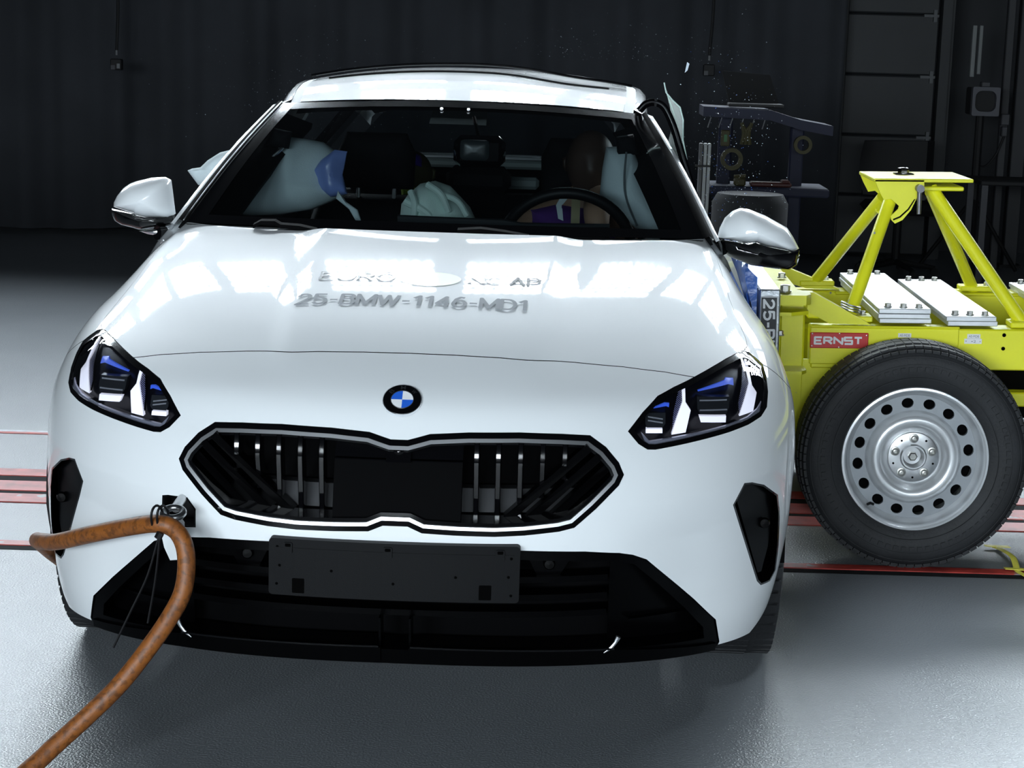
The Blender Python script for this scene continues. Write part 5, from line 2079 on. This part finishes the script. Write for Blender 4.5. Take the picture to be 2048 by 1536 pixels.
def pendant(loc, label, two=True):
    t = thing('pendant_control', label, 'control box', loc)
    MB().tube(spline([(0, 0, .105), (.012, 0, .5), (-.02, 0, 1.0), (0, 0, 2.8)], 6), .011, 8).build('cord', M['bg_black'], t, 40)
    MB().tube([(0, 0, .07), (0, 0, .125)], .008, 8).build('cord_sleeve', M['pale'], t, 40)
    MB().box((-.04, -.03, -.035), (.04, .03, .045), .006).build('box', M['bg_black'], t)
    MB().box((-.035, -.033, -.032), (-.005, -.029, .0), .001).build('label_sticker', M['bg_grey'], t)
    if two:
        MB().box((.008, -.034, -.022), (.03, -.029, .012), .001).build('switch', M['pale'], t)
    return t


pendant((-3.02, 9.5, 1.30), 'black control box hanging on a cord at the left of the curtain')
pendant((1.18, 9.5, 1.385), 'black control box hanging on a cord behind the right side of the car roof', False)

# blue tool trolley
tt = thing('tool_trolley', 'blue tool trolley with a slanted top, dim behind the right mirror', 'trolley', (1.24, 6.0, 0))
V = [(-.30, 0, 1.245), (.04, 0, 1.235), (.20, -.02, 1.19), (.36, -.02, 1.165)]
mb = MB()
for a, b2 in zip(V[:-1], V[1:]):
    mb.rings([[(a[0], -.2, a[2]), (a[0], .2, a[2]), (a[0], .2, a[2] - .05), (a[0], -.2, a[2] - .05)], [(b2[0], -.2, b2[2]), (b2[0], .2, b2[2]), (b2[0], .2, b2[2] - .05), (b2[0], -.2, b2[2] - .05)]])
mb.build('top_tray', M['bg_blue'], tt)
for x, zt in ((-.17, 1.20), (.20, 1.15)):
    MB().box((x - .035, -.03, .08), (x + .035, .03, zt), .008).build('post', M['bg_blue'], tt)
MB().box((-.25, -.2, .80), (.36, .2, .845), .008).build('shelf', M['bg_blue'], tt)
MB().box((-.25, -.2, .30), (.36, .2, .345), .008).build('shelf', M['bg_blue'], tt)
for x in (-.2, .3):
    for y in (-.15, .15):
        MB().lathe([(.0001, -.015), (.04, -.015), (.04, .015), (.0001, .015)], (x, y, .04), 'y', 20).build('castor', M['bg_black'], tt, 40)
    MB().tube([(x, -.15, .06), (x, -.15, .32)], .012, 8).tube([(x, .15, .06), (x, .15, .32)], .012, 8).build('castor_leg', M['bg_black'], tt)
for i in range(6):
    x = -.26 + .055 * i
    MB().tube([(x, -.19, 1.19), (x - .015, -.21, 1.14)], .003, 5).build('hook', M['pale'], tt)

lt = thing('laptop', 'open black laptop on top of the blue tool trolley', 'laptop', (1.20, 6.0, 1.254))
MB().rings([[(-.12, -.02, .01), (.14, -.02, 0), (.14, -.01, 0), (-.12, -.01, .01)], [(-.16, .06, .17), (.09, .06, .155), (.09, .07, .155), (-.16, .07, .17)]]).build('screen', M['bg_black'], lt)
MB().box((-.13, -.16, -.008), (.15, -.01, .010), .004).build('keyboard_base', M['bg_black'], lt)


def roll(loc, r, label):
    o = MB().lathe([(r, -.02), (r, .02), (r * .64, .02), (r * .64, -.02), (r, -.02)], (0, 0, 0), 'y', 36).build('tape_roll', M['bg_yellow'], None, 40)
    o.location = loc
    tag(o, label, 'tape roll', 'tape rolls on the tool trolley')


roll((1.447, 5.77, 1.068), .046, 'upper ochre tape roll hung on the right post of the blue trolley')
roll((1.092, 5.77, .985), .056, 'larger ochre tape roll hung low on the left post of the blue trolley')
for i, (x, z, sx) in enumerate(((1.135, 1.115, 1), (1.185, 1.115, -1))):
    mb = MB()
    mb.tube(spline([(0, 0, .055), (.012 * sx, 0, .0), (.004 * sx, 0, -.055)], 4), [.010] * 9, 8)
    mb.tube(spline([(0, 0, .05), (.030 * sx, 0, .0), (.022 * sx, 0, -.055)], 4), [.008] * 9, 8)
    o = mb.build('pliers', M['bg_yellow'], None, 40)
    o.location = (x, 5.78, z)
    tag(o, ('yellow-handled pliers hooked left under the tray of the blue trolley', 'yellow-handled pliers hooked right under the tray of the blue trolley')[i], 'pliers', 'pliers under the tray')
o = MB().box((-.022, -.02, -.04), (.022, .02, .04), .004).build('yellow_case', M['bg_yellow'], None)
o.location = (1.055, 5.78, 1.09)
tag(o, 'small yellow case with green label hung left of the pliers', 'case')
MB().box((-.008, -.0215, -.018), (.008, -.0195, .018)).build('green_label', mat('green_label', (.02, .10, .03), .6), o)
o = MB().box((-.10, -.05, 0), (.11, .05, .022), .006).box((.06, -.05, .022), (.10, .05, .034), .004).build('red_tool', M['bg_red'], None)
o.location = (1.30, 5.88, .8455)
tag(o, 'dull red tool lying on the middle shelf of the blue trolley', 'tool')
o = MB().box((-.03, -.03, 0), (.03, .03, .04), .008).build('yellow_block', M['bg_yellow'], None, 40)
o.location = (1.145, 5.86, .8455)
MB().tube([(-.03, 0, .045), (.03, 0, .05)], .01, 8).build('handle', M['bg_yellow'], o)
tag(o, 'small yellow block on the middle shelf beside the red tool', 'tool')

# aluminium profile post
ap = thing('profile_post', 'pale aluminium profile post standing behind the bent window frame', 'post', (.850, 4.0, 0))
for x0, x1 in ((-.026, -.011), (-.008, .006), (.009, .022)):
    MB().box((x0, -.02, .01), (x1, .02, 1.147), .002).build('profile_rib', M['bg_grey'] if x0 < -.02 else mat('post_aluminium', (.22, .23, .25), .5), ap)
MB().box((-.024, -.012, .01), (.020, .015, 1.140)).build('profile_core', M['bg_black'], ap)
MB().box((-.10, -.10, 0), (.10, .10, .012)).build('foot_plate', M['bg_grey'], ap)
MB().box((-.04, -.024, 1.05), (.022, -.019, 1.058)).build('clip', M['bg_black'], ap)

# grey drum with a white disc
gd = thing('grey_drum', 'dusty grey drum with a small white disc, below the blue tool trolley', 'drum', (1.16, 5.35, 0))
MB().lathe([(.0001, .0), (.17, .0), (.185, .02), (.185, .80), (.16, .845), (.0001, .85)], (0, 0, 0), 'z', 40).build('barrel', mat('drum_grey', (.010, .0105, .013), .8), gd, 40)
MB().lathe([(.0001, -.19), (.017, -.19), (.019, -.18)], (-.06, .008, .745), 'y', 20).build('disc', M['pale'], gd, 40)
MB().box((.06, -.19, .68), (.085, -.15, .76)).build('bracket', M['bg_black'], gd)

# office chair, stand camera, columns on the far right
oc = thing('office_chair', 'black office chair in the dark to the right of the sectional door', 'chair', (2.55, 9.4, 0))
R = []
for k in range(9):
    z = .55 + .38 * k / 8
    R.append([(-.23 - .03 * math.sin(k / 8 * 3), .20 - .03 * math.cos(k * .5), z), (-.16, .16, z), (.20, .16, z + .01), (.26, .22, z + .01), (.26, .25, z + .01), (-.23, .24, z)])
MB().rings(R).build('backrest', M['bg_black'], oc, 40)
MB().box((-.25, -.25, .44), (.25, .22, .52), .04).build('seat', M['bg_black'], oc, 40)
MB().tube([(0, 0, .08), (0, 0, .45)], .03, 10).build('gas_lift', M['bg_black'], oc)
for k in range(5):
    a = 2 * math.pi * k / 5
    leg = MB().tube([(0, 0, .10), (.28 * math.cos(a), .28 * math.sin(a), .06)], [.025, .015], 8).build('leg', M['bg_black'], oc)
    MB().lathe([(.0001, -.02), (.03, -.02), (.03, .02), (.0001, .02)], (.28 * math.cos(a), .28 * math.sin(a), .03), 'y', 14).build('castor', M['bg_black'], leg, 40)
cm = thing('camera_stand', 'grey square camera housing with a dark round window on a stand, far right', 'camera', (3.12, 9.6, 0))
P = rrect(-.095, .095, 1.13, 1.33, .012)
H = rrect(-.075, .07, 1.16, 1.305, .045)
Vv, Ff = cdt([], [P, H])
Cc = np.array([Vv[list(q)].mean(0) for q in Ff])
Ff = [q for q, k in zip(Ff, inside(P, Cc) & ~inside(H, Cc)) if k]
nV = len(Vv)
fc = list(Ff)
ed = {}
for q in Ff:
    for i in range(3):
        ed[(q[i], q[(i + 1) % 3])] = 1
fc += [(b2, a, nV + a, nV + b2) for (a, b2) in ed if (b2, a) not in ed]
mesh_obj('housing_front', [(a, -.12, b2) for a, b2 in Vv] + [(a, -.06, b2) for a, b2 in Vv], fc, mat('housing_grey', (.085, .085, .10), .6), cm)
MB().box((-.09, -.06, 1.135), (.09, .15, 1.325), .01).build('housing_body', M['bg_black'], cm)
MB().box((-.03, -.08, 1.33), (.03, .0, 1.365), .005).build('mount_block', M['bg_grey'], cm)
MB().tube([(0, .05, .02), (0, .05, 1.14)], .03, 10).build('pole', M['bg_black'], cm)
for k in range(3):
    a = 2 * math.pi * k / 3 + .4
    MB().tube([(0, .05, .55), (.4 * math.cos(a), .05 + .4 * math.sin(a), .015)], .015, 8).build('leg', M['bg_black'], cm)
o = MB().box((-.018, -.02, 0), (.012, .02, .36), .003).box((.03, -.02, .02), (.055, .02, .36), .003).build('bracket_rail', mat('pale_rail', (.16, .17, .17), .5), None)
o.location = (3.055, 9.72, 1.395)
tag(o, 'pale twin rail fixed above the camera housing, far right', 'rail')
for i, (x, y, w, h, lab) in enumerate(((3.52, 10.2, .05, 2.6, 'dark square column at the far right edge of the hall'), (3.34, 9.9, .028, 2.6, 'thin dark pole between the camera stand and the far right column'))):
    o = MB().box((-w, -w, 0), (w, w, h), .006).build('column', mat('column_grey', (.03, .031, .035), .6), None)
    MB().box((-w * 1.6, -w * 1.6, 0), (w * 1.6, w * 1.6, .02)).build('base_plate', M['bg_black'], o)
    o.location = (x, y, 0)
    tag(o, lab, 'column')
o = thing('wall_box', 'small grey box with a cable on the thin pole at the far right', 'box', (3.33, 9.82, 1.10))
MB().box((-.03, -.04, -.04), (.03, .04, .04), .006).build('box', M['bg_grey'], o)
MB().box((-.02, -.04, -.12), (.02, .03, -.05), .006).build('socket', M['bg_grey'], o)
MB().tube(spline([(0, -.02, -.12), (-.05, -.03, -.25), (-.12, 0, -.34), (-.2, .02, -.30)], 6), .008, 6).build('cable', M['bg_black'], o, 40)
tb = thing('dark_table', 'dark work table in the background to the right of the tripod', 'table', (3.15, 8.4, 0))
MB().box((-.30, -.25, .735), (.35, .25, .765), .006).build('table_top', M['bg_black'], tb)
for x in (-.27, .32):
    for y in (-.22, .22):
        MB().box((x - .02, y - .02, 0), (x + .02, y + .02, .736)).build('leg', M['bg_grey'], tb)

# ------------------------------------------------------------------ flying glass fragments
rnd = random.Random(21)


def fragments(name, n, fn, size, m, label):
    mb = MB()
    for _ in range(n):
        c = Vector(fn())
        r = size * rnd.uniform(.4, 1.3)
        q = [c + Vector((rnd.uniform(-1, 1), rnd.uniform(-1, 1), rnd.uniform(-1, 1))) * r for _ in range(4)]
        mb.add(q, [(0, 1, 2), (0, 2, 3), (0, 3, 1), (1, 3, 2)])
    o = mb.build(name, m, None)
    tag(o, label, 'glass', kind='stuff')
    return o


M['shardm'] = mat('glass_fragment', (.75, .85, .95), .15, spec=1.0)
M['shardb'] = mat('blue_fragment', (.10, .22, .75), .2, spec=1.0)
fragments('glass_dust', 420, lambda: (.70 + rnd.gauss(.06, .09) + .1 * abs(rnd.gauss(0, .6)), 1.7 + rnd.uniform(0, .8), 1.05 + abs(rnd.gauss(0, .22))), .0016, M['shardm'], 'fine glass fragments flying out beside the struck window')
fragments('blue_dust', 130, lambda: (.78 + rnd.gauss(.0, .05), 1.7 + rnd.uniform(0, .6), .98 + abs(rnd.gauss(0, .22))), .0018, M['shardb'], 'bluish fragments flying beside the struck window')
fragments('fine_dust', 420, lambda: (rnd.gauss(-.55, .22), 2.2 + rnd.uniform(0, 1.0), 1.22 + rnd.gauss(.10, .11)), .0011, M['shardm'], 'fine pale dust in the air left of the car roof')
fragments('fine_dust', 200, lambda: (rnd.gauss(.50, .22), 2.6 + rnd.uniform(0, 1.0), 1.48 + abs(rnd.gauss(0, .06))), .0011, M['shardm'], 'fine pale dust in the air above the right of the car roof')
o = mesh_obj('glass_splinter', [(.655, 2.0, 1.455), (.663, 2.0, 1.462), (.668, 2.003, 1.482), (.661, 2.004, 1.487), (.658, 2.01, 1.470)], [(0, 1, 2, 3), (0, 4, 1), (1, 4, 2), (2, 4, 3), (3, 4, 0)], M['shardm'])
tag(o, 'single bright glass splinter flying above the struck side window', 'glass')

# ------------------------------------------------------------------ dust hanging at the struck window
m = bpy.data.materials.new('dust_haze')
m.use_nodes = True
nt = m.node_tree
nt.nodes.clear()
out = nt.nodes.new('ShaderNodeOutputMaterial')
vsn = nt.nodes.new('ShaderNodeVolumeScatter')
vsn.inputs['Color'].default_value = (.75, .82, 1.0, 1)
tcn = nt.nodes.new('ShaderNodeTexCoord')
ln = nt.nodes.new('ShaderNodeVectorMath'); ln.operation = 'LENGTH'
nt.links.new(tcn.outputs['Object'], ln.inputs[0])
mr = nt.nodes.new('ShaderNodeMapRange')
mr.inputs[1].default_value = .15; mr.inputs[2].default_value = 1.0; mr.inputs[3].default_value = .30; mr.inputs[4].default_value = 0.0
nt.links.new(ln.outputs['Value'], mr.inputs[0])
nt.links.new(mr.outputs[0], vsn.inputs['Density'])
nt.links.new(vsn.outputs[0], out.inputs['Volume'])
V, F = [], []
for k in range(13):
    ph = math.pi * k / 12
    for i in range(20):
        th = 2 * math.pi * i / 20
        V.append((math.sin(ph) * math.cos(th), math.sin(ph) * math.sin(th), math.cos(ph)))
for k in range(12):
    for i in range(20):
        j = (i + 1) % 20
        F.append((k * 20 + i, k * 20 + j, (k + 1) * 20 + j, (k + 1) * 20 + i))
o = mesh_obj('dust_cloud', V, F, m)
o.location = (.90, 2.45, 1.06)
o.scale = (.17, .35, .26)
tag(o, 'thin bluish dust cloud hanging beside the struck side window', 'dust', kind='stuff')
